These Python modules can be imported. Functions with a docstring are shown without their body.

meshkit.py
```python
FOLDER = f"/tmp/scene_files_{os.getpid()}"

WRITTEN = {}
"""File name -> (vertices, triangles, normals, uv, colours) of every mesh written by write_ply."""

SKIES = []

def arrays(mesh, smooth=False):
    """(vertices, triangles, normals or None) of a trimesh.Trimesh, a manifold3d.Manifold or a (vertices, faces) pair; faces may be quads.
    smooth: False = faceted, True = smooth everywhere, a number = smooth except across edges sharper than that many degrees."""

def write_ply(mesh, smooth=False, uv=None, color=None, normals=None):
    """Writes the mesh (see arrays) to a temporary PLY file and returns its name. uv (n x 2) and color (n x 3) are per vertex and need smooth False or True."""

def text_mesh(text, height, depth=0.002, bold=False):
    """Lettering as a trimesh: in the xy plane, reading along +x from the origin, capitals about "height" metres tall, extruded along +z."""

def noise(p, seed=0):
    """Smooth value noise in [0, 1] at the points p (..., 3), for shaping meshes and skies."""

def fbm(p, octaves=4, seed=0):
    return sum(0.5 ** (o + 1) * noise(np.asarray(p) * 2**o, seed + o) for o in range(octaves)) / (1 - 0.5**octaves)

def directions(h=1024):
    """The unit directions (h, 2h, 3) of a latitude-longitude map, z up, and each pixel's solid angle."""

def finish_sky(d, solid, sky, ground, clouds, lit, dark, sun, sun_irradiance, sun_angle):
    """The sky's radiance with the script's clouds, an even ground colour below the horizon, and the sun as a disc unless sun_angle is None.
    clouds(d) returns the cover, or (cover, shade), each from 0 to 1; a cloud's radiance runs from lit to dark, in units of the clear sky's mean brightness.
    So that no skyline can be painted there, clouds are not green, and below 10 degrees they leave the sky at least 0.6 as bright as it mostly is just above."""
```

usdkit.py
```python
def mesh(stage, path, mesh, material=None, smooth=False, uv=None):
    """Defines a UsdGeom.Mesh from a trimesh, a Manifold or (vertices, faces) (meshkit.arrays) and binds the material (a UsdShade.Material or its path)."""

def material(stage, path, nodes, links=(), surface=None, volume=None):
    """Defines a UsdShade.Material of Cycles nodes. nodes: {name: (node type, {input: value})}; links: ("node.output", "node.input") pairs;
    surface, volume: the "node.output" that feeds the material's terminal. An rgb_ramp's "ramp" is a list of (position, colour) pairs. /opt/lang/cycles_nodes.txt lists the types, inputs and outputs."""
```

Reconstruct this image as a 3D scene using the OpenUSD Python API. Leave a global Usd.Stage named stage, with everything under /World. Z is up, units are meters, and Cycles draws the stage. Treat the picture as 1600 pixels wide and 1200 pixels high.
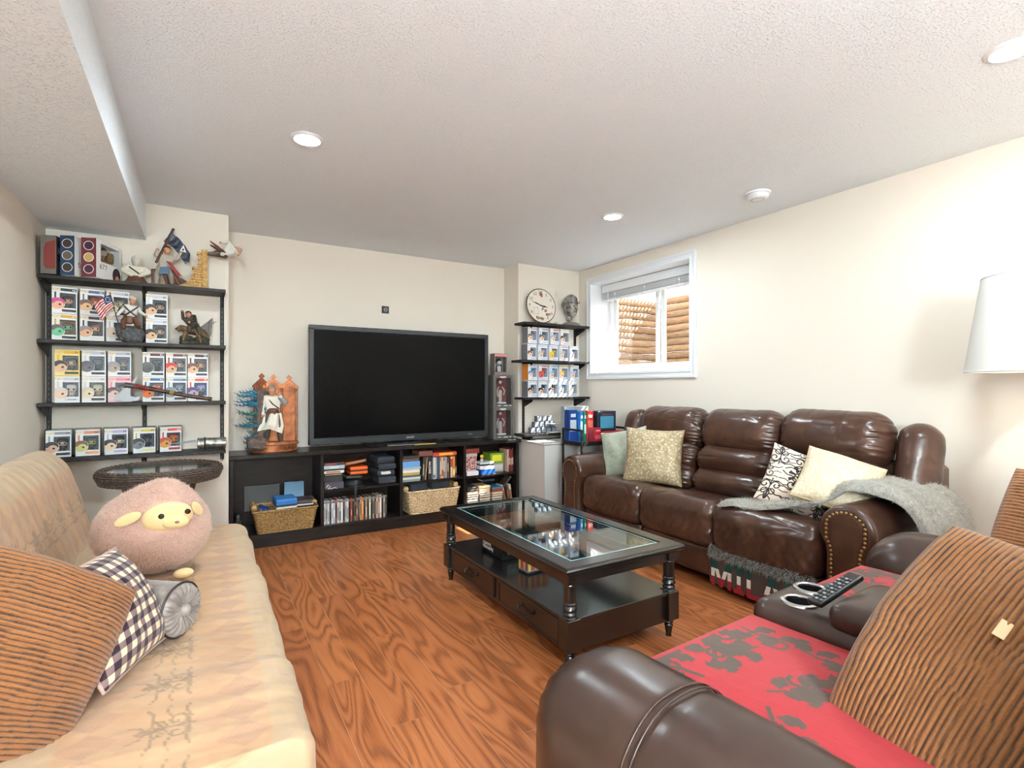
import math, numpy as np, trimesh, usdkit, meshkit
import manifold3d as m3
from shapely.geometry import Polygon, Point, LineString, box as sbox
from shapely import affinity
from shapely.ops import unary_union
from pxr import Usd, UsdGeom, UsdLux, UsdShade, Gf, Sdf, Vt

stage = Usd.Stage.CreateInMemory()
UsdGeom.SetStageUpAxis(stage, 'Z')
UsdGeom.SetStageMetersPerUnit(stage, 1.0)
UsdGeom.Xform.Define(stage, '/World')
UsdGeom.Scope.Define(stage, '/World/Looks')
# ------------------------------------------------------------------ camera, sky, sun, exposure
S31, C31 = math.sin(math.radians(31)), math.cos(math.radians(31))
cam = UsdGeom.Camera.Define(stage, '/World/camera')
cam.CreateHorizontalApertureAttr(36.0)
cam.CreateVerticalApertureAttr(27.0)
cam.CreateFocalLengthAttr(36.0 * 812 / 1600)
cam.CreateVerticalApertureOffsetAttr(0.135)
cam.CreateClippingRangeAttr(Gf.Vec2f(0.05, 500))
cam.CreateExposureAttr(0.24)
cam.AddTransformOp().Set(Gf.Matrix4d(C31, -S31, 0, 0, 0, 0, 1, 0, -S31, -C31, 0, 0, 0, 0, 1.2, 1))
dome = UsdLux.DomeLight.Define(stage, '/World/sky')
dome.CreateColorAttr(Gf.Vec3f(0.86, 0.93, 1.0)); dome.CreateIntensityAttr(0.95)
sun = UsdLux.DistantLight.Define(stage, '/World/sun')
sun.CreateColorAttr(Gf.Vec3f(1.0, 0.95, 0.88)); sun.CreateIntensityAttr(200000.0); sun.CreateAngleAttr(0.53)
_z = np.array([1, -0.45, 1.18]); _z /= np.linalg.norm(_z)
_x = np.cross([0, 0, 1], _z); _x /= np.linalg.norm(_x); _y = np.cross(_z, _x)
sun.AddTransformOp().Set(Gf.Matrix4d(*_x, 0, *_y, 0, *_z, 0, 6, 2, 6, 1))
DOWNLIGHT = 520.0      # radiance of the recessed ceiling lamps
LAMP_BULB = 45.0      # radiance of the shaded floor lamp's bulb
FILL_UPLIGHT = 7000.0       # radiance of the added uplight, unseen fill for the ceiling

FILL_GLOBE = 112.0          # radiance of the added globe, unseen frontal fill for the room
# ------------------------------------------------------------------ helpers
_used = {}
def numbered(parent, name):
    k = (parent, name); n = _used.get(k, 0); _used[k] = n + 1
    return f'{parent}/{name}' if n == 0 else f'{parent}/{name}_{n:03d}'
def tag(p, label=None, cat=None, group=None, kind=None):
    p = p.GetPrim() if hasattr(p, 'GetPrim') else p
    for k, v in (('label', label), ('category', cat), ('group', group), ('kind', kind)):
        if v: p.SetCustomDataByKey(k, v)
    return p
def path_of(parent):
    return '/World' if parent is None else str(parent.GetPath())
def obj(name, mesh, mat, parent=None, smooth=False, col=None, label=None, cat=None, group=None, kind=None, loc=None):
    pth = numbered(path_of(parent), name)
    m = usdkit.mesh(stage, pth, mesh, mat, smooth=smooth)
    if col is not None:
        UsdGeom.PrimvarsAPI(m).CreatePrimvar('col', Sdf.ValueTypeNames.Color3fArray, 'vertex').Set(Vt.Vec3fArray.FromNumpy(np.asarray(col, np.float32)))
    if loc is not None: m.AddTranslateOp().Set(Gf.Vec3d(*loc))
    tag(m, label, cat, group, kind)
    return m.GetPrim()
def thing(name, label, cat, loc=(0, 0, 0), rotz=0, group=None, kind=None):
    x = UsdGeom.Xform.Define(stage, numbered('/World', name))
    x.AddTranslateOp().Set(Gf.Vec3d(*map(float, loc)))
    x.AddRotateZOp().Set(float(rotz))
    return tag(x, label, cat, group, kind)
def dup(root, loc, rotz=0, label=None, group=None):
    was = root.GetCustomData()
    nm = root.GetName()
    if nm[-4:-3] == '_' and nm[-3:].isdigit(): nm = nm[:-4]
    r = thing(nm, label or was['label'], was['category'], loc, rotz, group or was.get('group'))
    r.GetReferences().AddInternalReference(root.GetPath()); r.SetInstanceable(True)
    return r
cat_ = trimesh.util.concatenate
def T(m, loc=(0, 0, 0), rot=None, ax=(0, 0, 1)):
    m = m.copy()
    if rot: m.apply_transform(trimesh.transformations.rotation_matrix(math.radians(rot), ax))
    m.apply_translation(loc); return m
def bx(x0, x1, y0, y1, z0, z1, c=0.0):
    """a box between two corners, its edges chamfered by c"""
    if c <= 0:
        m = trimesh.creation.box((x1 - x0, y1 - y0, z1 - z0))
    else:
        h = np.array([x1 - x0, y1 - y0, z1 - z0]) / 2; c = min(c, *(h * .9))
        pts = [np.array(s) * (h - c * (1 - np.eye(3)[a])) for a in range(3) for s in np.ndindex(2, 2, 2) for s in [np.array(s) * 2 - 1]]
        m = trimesh.convex.convex_hull(np.array(pts))
    m.apply_translation(((x0 + x1) / 2, (y0 + y1) / 2, (z0 + z1) / 2)); return m
def lathe(prof, n=24, loc=(0, 0, 0)):
    m = trimesh.creation.revolve(np.array(prof, float), sections=n); m.apply_translation(loc); return m
def tube(pts, r, n=8, closed=False):
    p = np.asarray(pts, float); k = len(p)
    r = np.broadcast_to(np.asarray(r, float), (k,))
    t = np.gradient(p, axis=0) if not closed else np.roll(p, -1, 0) - np.roll(p, 1, 0)
    t /= np.linalg.norm(t, axis=1)[:, None] + 1e-12
    u = np.cross(t[0], [0.3, 0.5, 0.81]); u /= np.linalg.norm(u)
    V = []
    for i in range(k):
        u = u - t[i] * (u @ t[i]); u /= np.linalg.norm(u) + 1e-12
        w = np.cross(t[i], u)
        a = np.arange(n) * 2 * np.pi / n
        V.append(p[i] + r[i] * (np.cos(a)[:, None] * u + np.sin(a)[:, None] * w))
    V = np.vstack(V); F = []
    for i in range(k if closed else k - 1):
        j = (i + 1) % k
        for a in range(n):
            b = (a + 1) % n
            F += [[i * n + a, i * n + b, j * n + b], [i * n + a, j * n + b, j * n + a]]
    if not closed:
        V = np.vstack([V, p[:1], p[-1:]])
        for a in range(n):
            b = (a + 1) % n
            F += [[k * n, b, a], [k * n + 1, (k - 1) * n + a, (k - 1) * n + b]]
    return trimesh.Trimesh(V, F, process=False)
def arc(cx, cy, r, a0, a1, n=10):
    a = np.radians(np.linspace(a0, a1, n)); return np.stack([cx + r * np.cos(a), cy + r * np.sin(a)], 1)
def ring_pts(poly, n):
    """n points around a polygon's outline, evenly spaced, from its lowest middle point"""
    e = poly.exterior if hasattr(poly, 'exterior') else poly
    c = np.array(e.coords)
    if not e.is_ccw: c = c[::-1]
    e = LineString(c); b = poly.bounds
    s = e.project(Point((b[0] + b[2]) / 2, b[1]))
    d = (s + np.linspace(0, e.length, n, endpoint=False)) % e.length
    return np.array([e.interpolate(x).coords[0] for x in d])
def loft(polys, ts, n=64, axis='y', cap=True):
    """skin through polygons (a, b) standing at ts along the axis"""
    V = []
    for P, t in zip(polys, ts):
        q = ring_pts(P, n)
        z = np.full(n, t)
        V.append({'y': np.stack([q[:, 0], z, q[:, 1]], 1), 'x': np.stack([z, q[:, 0], q[:, 1]], 1), 'z': np.stack([q[:, 0], q[:, 1], z], 1)}[axis])
    k = len(V); V = np.vstack(V); F = []
    for i in range(k - 1):
        a = np.arange(n); b = (a + 1) % n
        F += [np.stack([i * n + a, i * n + b, (i + 1) * n + b], 1), np.stack([i * n + a, (i + 1) * n + b, (i + 1) * n + a], 1)]
    if cap:
        V = np.vstack([V, V[:n].mean(0), V[(k - 1) * n:k * n].mean(0)]); a = np.arange(n); b = (a + 1) % n
        F += [np.stack([np.full(n, k * n), b, a], 1), np.stack([np.full(n, k * n + 1), (k - 1) * n + a, (k - 1) * n + b], 1)]
    m = trimesh.Trimesh(V, np.vstack(F), process=False)
    if m.volume < 0: m.invert()
    return m
def soft(sx, sy, sz, r, n=(18, 18, 8), bulge=(0, 0, 0), wr=0.0, fr=9.0, seed=0, fn=None, crease=None):
    """a padded box: rounded edges, bulging faces, wrinkles"""
    h = np.array([sx, sy, sz]) / 2; r = min(r, *(h * .98))
    V, F, o = [], [], 0
    for a in range(3):
        b, c = (a + 1) % 3, (a + 2) % 3
        gb, gc = (np.sin(np.linspace(-1, 1, n[k] + 1) * np.pi / 2) * .6 + np.linspace(-1, 1, n[k] + 1) * .4 for k in (b, c))
        B, Cc = np.meshgrid(gb, gc, indexing='ij')
        for s in (-1, 1):
            p = np.zeros((B.size, 3)); p[:, a] = s; p[:, b] = B.ravel(); p[:, c] = Cc.ravel()
            idx = np.arange(B.size).reshape(B.shape) + o; o += B.size
            q = np.stack([idx[:-1, :-1], idx[1:, :-1], idx[1:, 1:], idx[:-1, 1:]], -1).reshape(-1, 4)
            if s < 0: q = q[:, ::-1]
            V.append(p); F += [q[:, :3], q[:, [0, 2, 3]]]
    V = np.vstack(V) * h; inn = np.clip(V, -(h - r), h - r); d = V - inn
    d /= np.linalg.norm(d, axis=1)[:, None] + 1e-12
    V = inn + r * d
    m = trimesh.Trimesh(V, np.vstack(F), process=False); m.merge_vertices(digits_vertex=6)
    V = np.array(m.vertices); u = V / h
    for a in range(3):
        b, c = (a + 1) % 3, (a + 2) % 3
        V[:, a] += bulge[a] * u[:, a] * (1 - np.clip(u[:, b] ** 2, 0, 1)) * (1 - np.clip(u[:, c] ** 2, 0, 1))
    m.vertices = V
    if wr:
        m.vertices = V + np.array(m.vertex_normals) * (wr * (meshkit.fbm(V * fr + seed * 7.3, 4, seed) - .5))[:, None]
    if fn is not None: m.vertices = fn(np.array(m.vertices), u)
    if crease:
        V = np.array(m.vertices); q = V * crease[1] + seed * 3.1; q2 = q + 1.6 * np.stack([meshkit.noise(V * 5 + k * 9, seed + k) for k in range(3)], 1)
        c = np.abs(meshkit.noise(q2, seed + 11) - .5); g = meshkit.noise(V * 6 + 2, seed + 5)
        m.vertices = V - np.array(m.vertex_normals) * (crease[0] * np.exp(-(c / .055) ** 2) * np.clip(g * 2 - .6, 0, 1))[:, None]
    return m
def pillow(w, h, t, n=60, pull=.06, p=2.2, wr=.006, seed=0, edge=.012):
    """a stuffed cushion: returns vertices (x width, z height, y thickness), faces, and each vertex's (u, v, side)"""
    g = np.sin(np.linspace(-1, 1, n + 1) * np.pi / 2) * .35 + np.linspace(-1, 1, n + 1) * .65
    U, W = np.meshgrid(g, g, indexing='ij'); u, v = U.ravel(), W.ravel()
    x = w / 2 * u * (1 - pull * (1 - v ** 2)); z = h / 2 * v * (1 - pull * (1 - u ** 2))
    th = t / 2 * ((1 - np.abs(u) ** p) * (1 - np.abs(v) ** p)) ** .5 + edge * .2
    nz = meshkit.fbm(np.stack([u * 2.5, v * 2.5, u * 0 + seed], 1), 4, seed) - .5
    th = th * (1 + .25 * nz)
    N = n + 1; idx = np.arange(N * N).reshape(N, N)
    q = np.stack([idx[:-1, :-1], idx[1:, :-1], idx[1:, 1:], idx[:-1, 1:]], -1).reshape(-1, 4)
    f1 = np.vstack([q[:, :3], q[:, [0, 2, 3]]]); f2 = f1[:, ::-1] + N * N
    wob = wr * (meshkit.fbm(np.stack([x * 14, z * 14, x * 0 + seed + 5], 1), 3, seed + 3) - .5)
    V = np.vstack([np.stack([x, -th + wob, z], 1), np.stack([x, th + wob, z], 1)])
    b = np.concatenate([idx[:-1, 0], idx[-1, :-1], idx[1:, -1][::-1], idx[0, 1:][::-1]])
    nb = np.roll(b, -1)
    side = np.vstack([np.stack([b, b + N * N, nb + N * N], 1), np.stack([b, nb + N * N, nb], 1)])
    uv = np.concatenate([np.stack([u, v], 1)] * 2); sd = np.r_[-np.ones(N * N), np.ones(N * N)]
    return V, np.vstack([f1, f2, side]), uv, sd
def pose(V, c, yaw=0, tilt=0, roll=0):
    """turns a pillow: roll in its own plane, tilt back about x, yaw about z, then moves it to c"""
    a = [math.radians(k) for k in (roll, tilt, yaw)]
    Ry = np.array([[math.cos(a[0]), 0, math.sin(a[0])], [0, 1, 0], [-math.sin(a[0]), 0, math.cos(a[0])]])
    Rx = np.array([[1, 0, 0], [0, math.cos(a[1]), -math.sin(a[1])], [0, math.sin(a[1]), math.cos(a[1])]])
    Rz = np.array([[math.cos(a[2]), -math.sin(a[2]), 0], [math.sin(a[2]), math.cos(a[2]), 0], [0, 0, 1]])
    return V @ (Rz @ Rx @ Ry).T + np.asarray(c)
def text(s, h, loc, face='-y', depth=.0006, bold=False, center=True, squash=1.0, width=None):
    """lettering standing on a face that looks towards -y, +x, -x, +z"""
    m = meshkit.text_mesh(s, h, depth, bold)
    if width: squash = width / (m.bounds[1][0] - m.bounds[0][0])
    m.apply_scale([squash, 1, 1])
    if center:
        c = m.bounds.mean(0); m.apply_translation((-c[0], -c[1], 0))
    R = {'-y': [[1, 0, 0], [0, 0, -1], [0, 1, 0]], '+z': [[1, 0, 0], [0, 1, 0], [0, 0, 1]], '-x': [[0, 0, -1], [-1, 0, 0], [0, 1, 0]], '+x': [[0, 0, 1], [1, 0, 0], [0, 1, 0]]}[face]
    M = np.eye(4); M[:3, :3] = R; m.apply_transform(M); m.apply_translation(loc); return m
def srgb(r, g, b):
    return tuple(((x / 255) / 12.92 if x <= 10 else ((x / 255 + .055) / 1.055) ** 2.4) for x in (r, g, b))
def smooth_skin(man, edge=.01, it=6):
    m = man.refine_to_length(edge).to_mesh()
    t = trimesh.Trimesh(np.array(m.vert_properties[:, :3]), np.array(m.tri_verts)); t.merge_vertices()
    trimesh.smoothing.filter_taubin(t, iterations=it); return t
def sph(c, r, n=12): return m3.Manifold.sphere(r, n).translate(tuple(map(float, c)))
def bone(a, ra, b, rb): return m3.Manifold.batch_hull([sph(a, ra), sph(b, rb)])
def limbs(chain):
    out = m3.Manifold()
    for a, b in zip(chain[:-1], chain[1:]): out += bone(a[:3], a[3], b[:3], b[3])
    return out

# ------------------------------------------------------------------ materials
_mats = {}
def mat(name, col=(.5, .5, .5), rough=.5, metal=0.0, spec=.5, noise=None, bump=None, coat=0.0, sheen=0.0, attr=False, emit=None, coords='object', coatr=.1, trans=0.0):
    """noise=(scale, second colour, lo, hi[, stretch]); bump=(scale, strength, distance[, stretch])"""
    if name in _mats: return _mats[name]
    pr = dict(roughness=rough, metallic=metal, specular_ior_level=spec, base_color=col)
    if coat: pr.update(coat_weight=coat, coat_roughness=coatr)
    if sheen: pr.update(sheen_weight=sheen, sheen_roughness=.4)
    if trans: pr.update(transmission_weight=trans)
    if emit: pr.update(emission_color=emit[0], emission_strength=emit[1])
    nodes, links = {'p': ('principled_bsdf', pr)}, []
    if noise or bump: nodes['tc'] = ('texture_coordinate', {})
    if attr:
        nodes['at'] = ('attribute', {'attribute': 'col'}); links.append(('at.color', 'p.base_color'))
    if noise:
        st = noise[4] if len(noise) > 4 else (1, 1, 1)
        nodes['mp'] = ('mapping', {'scale': st}); nodes['nz'] = ('noise_texture', {'scale': noise[0], 'detail': 4.0, 'roughness': .6})
        nodes['mr'] = ('map_range', {'from_min': noise[2], 'from_max': noise[3], 'clamp': True})
        nodes['mx'] = ('mix_color', {'a': col, 'b': noise[1]})
        links += [('tc.' + coords, 'mp.vector'), ('mp.vector', 'nz.vector'), ('nz.fac', 'mr.value'), ('mr.result', 'mx.fac'), ('mx.result', 'p.base_color')]
        if attr:
            nodes['mx'] = ('mix_color', {'blend_type': 'multiply', 'fac': 1.0}); nodes['mc'] = ('mix_color', {'a': (1, 1, 1), 'b': noise[1]})
            links = [l for l in links if l[1] not in ('p.base_color', 'mx.fac')] + [('mr.result', 'mc.fac'), ('at.color', 'mx.a'), ('mc.result', 'mx.b'), ('mx.result', 'p.base_color')]
    if bump:
        st = bump[3] if len(bump) > 3 else (1, 1, 1)
        nodes['mb'] = ('mapping', {'scale': st}); nodes['nb'] = ('noise_texture', {'scale': bump[0], 'detail': 3.0, 'roughness': .6})
        nodes['bp'] = ('bump', {'strength': bump[1], 'distance': bump[2]})
        links += [('tc.' + coords, 'mb.vector'), ('mb.vector', 'nb.vector'), ('nb.fac', 'bp.height'), ('bp.normal', 'p.normal')]
    _mats[name] = usdkit.material(stage, '/World/Looks/' + name, nodes, links, surface='p.BSDF')
    return _mats[name]
def pane_mat(name, tint, rough=.02, ior=1.5, boost=1.0):
    _mats[name] = usdkit.material(stage, '/World/Looks/' + name, {'t': ('transparent_bsdf', {'color': tint}), 'g': ('glossy_bsdf', {'color': (boost,) * 3, 'roughness': rough}), 'f': ('layer_weight', {'blend': .5}),
        'pw': ('math', {'math_type': 'power', 'value2': 5.0}), 'ma': ('math', {'math_type': 'multiply_add', 'value2': 1 - (ior - 1) ** 2 / (ior + 1) ** 2, 'value3': (ior - 1) ** 2 / (ior + 1) ** 2}), 'm': ('mix_closure', {})},
        [('f.facing', 'pw.value1'), ('pw.value', 'ma.value1'), ('ma.value', 'm.fac'), ('t.BSDF', 'm.closure1'), ('g.BSDF', 'm.closure2')], surface='m.closure')
    return _mats[name]
WALL = mat('wall_paint', (.82, .745, .65), .75, bump=(180, .05, .002), spec=.25)
CEIL = usdkit.material(stage, '/World/Looks/popcorn_ceiling', {'g': ('geometry', {}), 'v': ('noise_texture', {'scale': 150.0, 'detail': 1.0, 'roughness': .5}), 'r': ('map_range', {'from_min': .56, 'from_max': .78, 'clamp': True}),
    'b': ('bump', {'strength': .7, 'distance': .008}), 'p': ('principled_bsdf', {'base_color': (.87, .905, .94), 'roughness': .9, 'specular_ior_level': .2})},
    [('g.position', 'v.vector'), ('v.fac', 'r.value'), ('r.result', 'b.height'), ('b.normal', 'p.normal')], surface='p.BSDF')
TRIM = mat('trim_white', (.82, .83, .85), .35)
def wood_mat(name, k):
    tones = [((.20, .064, .020), (.40, .125, .040), (.50, .175, .062)), ((.18, .056, .018), (.37, .112, .036), (.47, .160, .056)), ((.22, .072, .023), (.43, .138, .046), (.54, .19, .069))][k % 3]
    return usdkit.material(stage, '/World/Looks/' + name, {
        'g': ('geometry', {}), 'o': ('object_info', {}), 'cm': ('combine_xyz', {}), 'ml': ('math', {'math_type': 'multiply', 'value2': 37.0}),
        'ad': ('vector_math', {'math_type': 'add'}), 'mp': ('mapping', {'scale': (5.0, .75, 1.0)}), 'ns': ('noise_texture', {'scale': 1.3, 'detail': 1.5, 'roughness': .45, 'distortion': .4}),
        'k1': ('math', {'math_type': 'multiply', 'value2': 70.0}), 'sn': ('math', {'math_type': 'sine'}), 's1': ('map_range', {'from_min': -1.0, 'from_max': 1.0}),
        'mp2': ('mapping', {'scale': (110.0, 3.0, 1.0)}), 'n': ('noise_texture', {'scale': 2.0, 'detail': 4.0, 'roughness': .65}),
        'mf': ('mix_float', {'fac': .62}), 'r': ('rgb_ramp', {'ramp': [(0.22, tones[0]), (0.45, tones[1]), (0.80, tones[2])]}),
        'p': ('principled_bsdf', {'roughness': .30, 'specular_ior_level': .4})},
        [('o.random', 'ml.value1'), ('ml.value', 'cm.x'), ('ml.value', 'cm.y'), ('g.position', 'ad.vector1'), ('cm.vector', 'ad.vector2'), ('ad.vector', 'mp.vector'), ('mp.vector', 'ns.vector'), ('ns.fac', 'k1.value1'), ('k1.value', 'sn.value1'), ('sn.value', 's1.value'),
         ('ad.vector', 'mp2.vector'), ('mp2.vector', 'n.vector'), ('s1.result', 'mf.a'), ('n.fac', 'mf.b'), ('mf.result', 'r.fac'), ('r.color', 'p.base_color')], surface='p.BSDF')
PLANK = [wood_mat(f'laminate_plank_{i}', i) for i in range(3)]
BLACK = mat('espresso_wood', (.012, .009, .008), .32, noise=(6, (.022, .016, .013), .4, .7, (1, 6, 6)), spec=.25)
BLACKT = mat('black_table_lacquer', (.010, .008, .0075), .20, spec=.9)
LEATHER = mat('brown_leather', (.052, .022, .014), .27, noise=(7, (.090, .040, .024), .45, .72), bump=(160, .12, .002), spec=.55)
LEATHER2 = mat('dark_brown_leather', (.040, .021, .016), .30, noise=(5, (.055, .029, .021), .45, .7), bump=(220, .10, .0015), spec=.55)
BRASS = mat('antique_brass', (.42, .27, .12), .35, 1.0)
GLASS = pane_mat('window_glass', (.97, .985, .98), .01, 1.45)
TGLASS = pane_mat('table_glass', (.86, .95, .95), .015, 2.1)
GEDGE = mat('glass_edge', (.45, .85, .85), .1, trans=.3)
STEEL = mat('black_steel', (.012, .011, .011), .5, spec=.3)
# ------------------------------------------------------------------ the room
XL, XR, YB, YF, H, ZB = -.82, 3.48, 4.68, -2.4, 2.44, 2.19
fl = thing('floor', 'reddish brown laminate plank floor', 'floor', kind='structure')
obj('subfloor', bx(XL - .1, XR + .1, YF - .1, YB + .1, -.06, -.0012), mat('subfloor_tan', (.60, .33, .17), .6), fl)  # light tan showing in the plank gaps is painted bevel highlight
starts = {0: 2.763, 1: 2.179, 2: 3.11, 3: 2.483, 4: 1.912, 5: 2.843, 6: 2.222}
L = 1.315
for c in range(-9, 25):
    x0 = .313 + .131 * c
    if x0 + .131 < XL or x0 > XR: continue
    y = starts[c] if c in starts else starts[c % 7] + .31 * ((c * 5) % 4)
    while y > YF: y -= L
    while y < YB:
        a, b = max(y, YF), min(y + L, YB)
        if b - a > .02:
            obj('plank', bx(max(x0, XL) + .0008, min(x0 + .131, XR) - .0008, a + .0008, b - .0008, -.008, 0, .0008), PLANK[(c * 7 + int(round(y * 3))) % 3], fl)
        y += L
obj('ceiling', bx(XL - .1, XR + .1, YF - .1, YB + .1, H, H + .1), CEIL, kind='structure', label='white popcorn textured ceiling', cat='ceiling')
obj('trim_1', bx(XL - .05, -.309, YF - .05, 4.256, ZB, H + .02), CEIL, kind='structure', label='white textured bulkhead boxed along the left wall', cat='bulkhead')
obj('wall_left', bx(XL - .12, XL, YF - .1, YB + .1, -.06, H + .05), WALL, kind='structure', label='cream wall behind the futon', cat='wall')
obj('wall_back', bx(XL - .1, XR + .1, YB, YB + .12, -.06, H + .05), WALL, kind='structure', label='cream wall behind the television', cat='wall')
obj('wall_front', bx(XL - .1, XR + .1, YF - .12, YF, -.06, H + .05), WALL, kind='structure', label='cream wall behind the viewer', cat='wall')
obj('wall_chase_left', bx(XL - .05, .178, 4.256, YB + .05, -.06, H + .05), WALL, kind='structure', label='cream projecting wall that carries the left shelves', cat='wall')
obj('wall_chase_right', bx(2.716, XR + .05, 4.40, YB + .05, -.06, H + .05), WALL, kind='structure', label='cream projecting wall that carries the corner shelves', cat='wall')
# right wall with the window hole
wy0, wy1, wz0, wz1 = 2.93, 4.19, 1.352, 2.268
wr_ = m3.Manifold.cube((.3, YB - YF + .3, H + .13)).translate((XR, YF - .15, -.07)) - m3.Manifold.cube((.5, wy1 - wy0 + .024, wz1 - wz0 + .024)).translate((XR - .1, wy0 - .012, wz0 - .012))
obj('wall_right', wr_, WALL, kind='structure', label='cream wall with the window behind the sofa', cat='wall')
win = thing('window_1', 'white sliding basement window with deep reveal', 'window', (XR, wy0, wz0), kind='structure')
W_, HH = wy1 - wy0, wz1 - wz0
VINYL = mat('white_vinyl', (.85, .86, .87), .3)
prof = [(0, 0), (-.012, 0), (-.018, .006), (-.018, .018), (-.012, .024), (-.014, .04), (-.02, .05), (-.02, .064), (-.012, .07), (0, .07)]
def frame_sweep(prof, y0, y1, z0, z1):
    V, n = [], len(prof)
    for (sy, sz, cy, cz) in ((-1, -1, y0, z0), (1, -1, y1, z0), (1, 1, y1, z1), (-1, 1, y0, z1)):
        V += [(p[0], cy + sy * p[1], cz + sz * p[1]) for p in prof]
    F = []
    for k in range(4):
        for i in range(n):
            j = (i + 1) % n; k2 = (k + 1) % 4
            F += [[k * n + i, k2 * n + i, k2 * n + j], [k * n + i, k2 * n + j, k * n + j]]
    m = trimesh.Trimesh(np.array(V), F, process=False)
    if m.volume < 0: m.invert()
    return m
obj('casing', frame_sweep(prof, 0, W_, 0, HH), TRIM, win)
JX = .23
obj('jamb', bx(0, JX + .07, W_, W_ + .012, 0, HH), TRIM, win); obj('jamb', bx(0, JX + .07, -.012, 0, 0, HH), TRIM, win)
obj('head', bx(0, JX + .07, -.012, W_ + .012, HH, HH + .012), TRIM, win); obj('sill', bx(0, JX + .07, -.012, W_ + .012, -.012, 0), TRIM, win)
def rect_frame(x0, x1, y0, y1, z0, z1, w, c=.004):
    return cat_([bx(x0, x1, y0, y1, z0, z0 + w, c), bx(x0, x1, y0, y1, z1 - w, z1, c), bx(x0, x1, y0, y0 + w, z0 + w * .8, z1 - w * .8, c), bx(x0, x1, y1 - w, y1, z0 + w * .8, z1 - w * .8, c)])
obj('window_frame', rect_frame(JX, JX + .07, 0, W_, 0, HH, .045), VINYL, win)
ym = .56
obj('sash', rect_frame(JX + .005, JX + .03, .04, ym + .045, .04, HH - .04, .045), VINYL, win)
obj('sash', rect_frame(JX + .035, JX + .06, ym - .045, W_ - .04, .04, HH - .04, .05), VINYL, win)
obj('pane', bx(JX + .015, JX + .019, .08, ym + .005, .08, HH - .08), GLASS, win)
obj('pane', bx(JX + .046, JX + .050, ym, W_ - .085, .085, HH - .085), GLASS, win)
# raised blind in the reveal
bl = thing('window_blind', 'white slatted blind raised to the top of the window', 'blind', (XR + .12, wy0 + .02, wz1))
BW = W_ - .04
BLM = mat('blind_white', (.80, .81, .82), .4)
obj('head_rail', bx(0, .05, 0, BW, -.085, -.003, .006), BLM, bl)
for k in range(9): obj('slat', bx(.002, .05, .006, BW - .006, -.094 - .006 * k - .0035, -.094 - .006 * k, .001), BLM, bl)
obj('bottom_rail', bx(0, .05, .004, BW - .004, -.172, -.150, .004), BLM, bl)
for k, yy in enumerate((.2, BW / 2, BW - .2)):
    obj('ladder_tape', cat_([tube([(-.001, yy + d, -.09), (-.004, yy + d, -.12), (-.003, yy + d, -.17)], .0015, 5) for d in (-.008, .008)] + [bx(-.006, 0, yy - .012, yy + .012, -.13, -.105, .002)]), BLM, bl)
obj('wand', tube([(-.004, BW - .1, -.05), (-.006, BW - .1, -.5)], .004, 6), BLM, bl)
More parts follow.
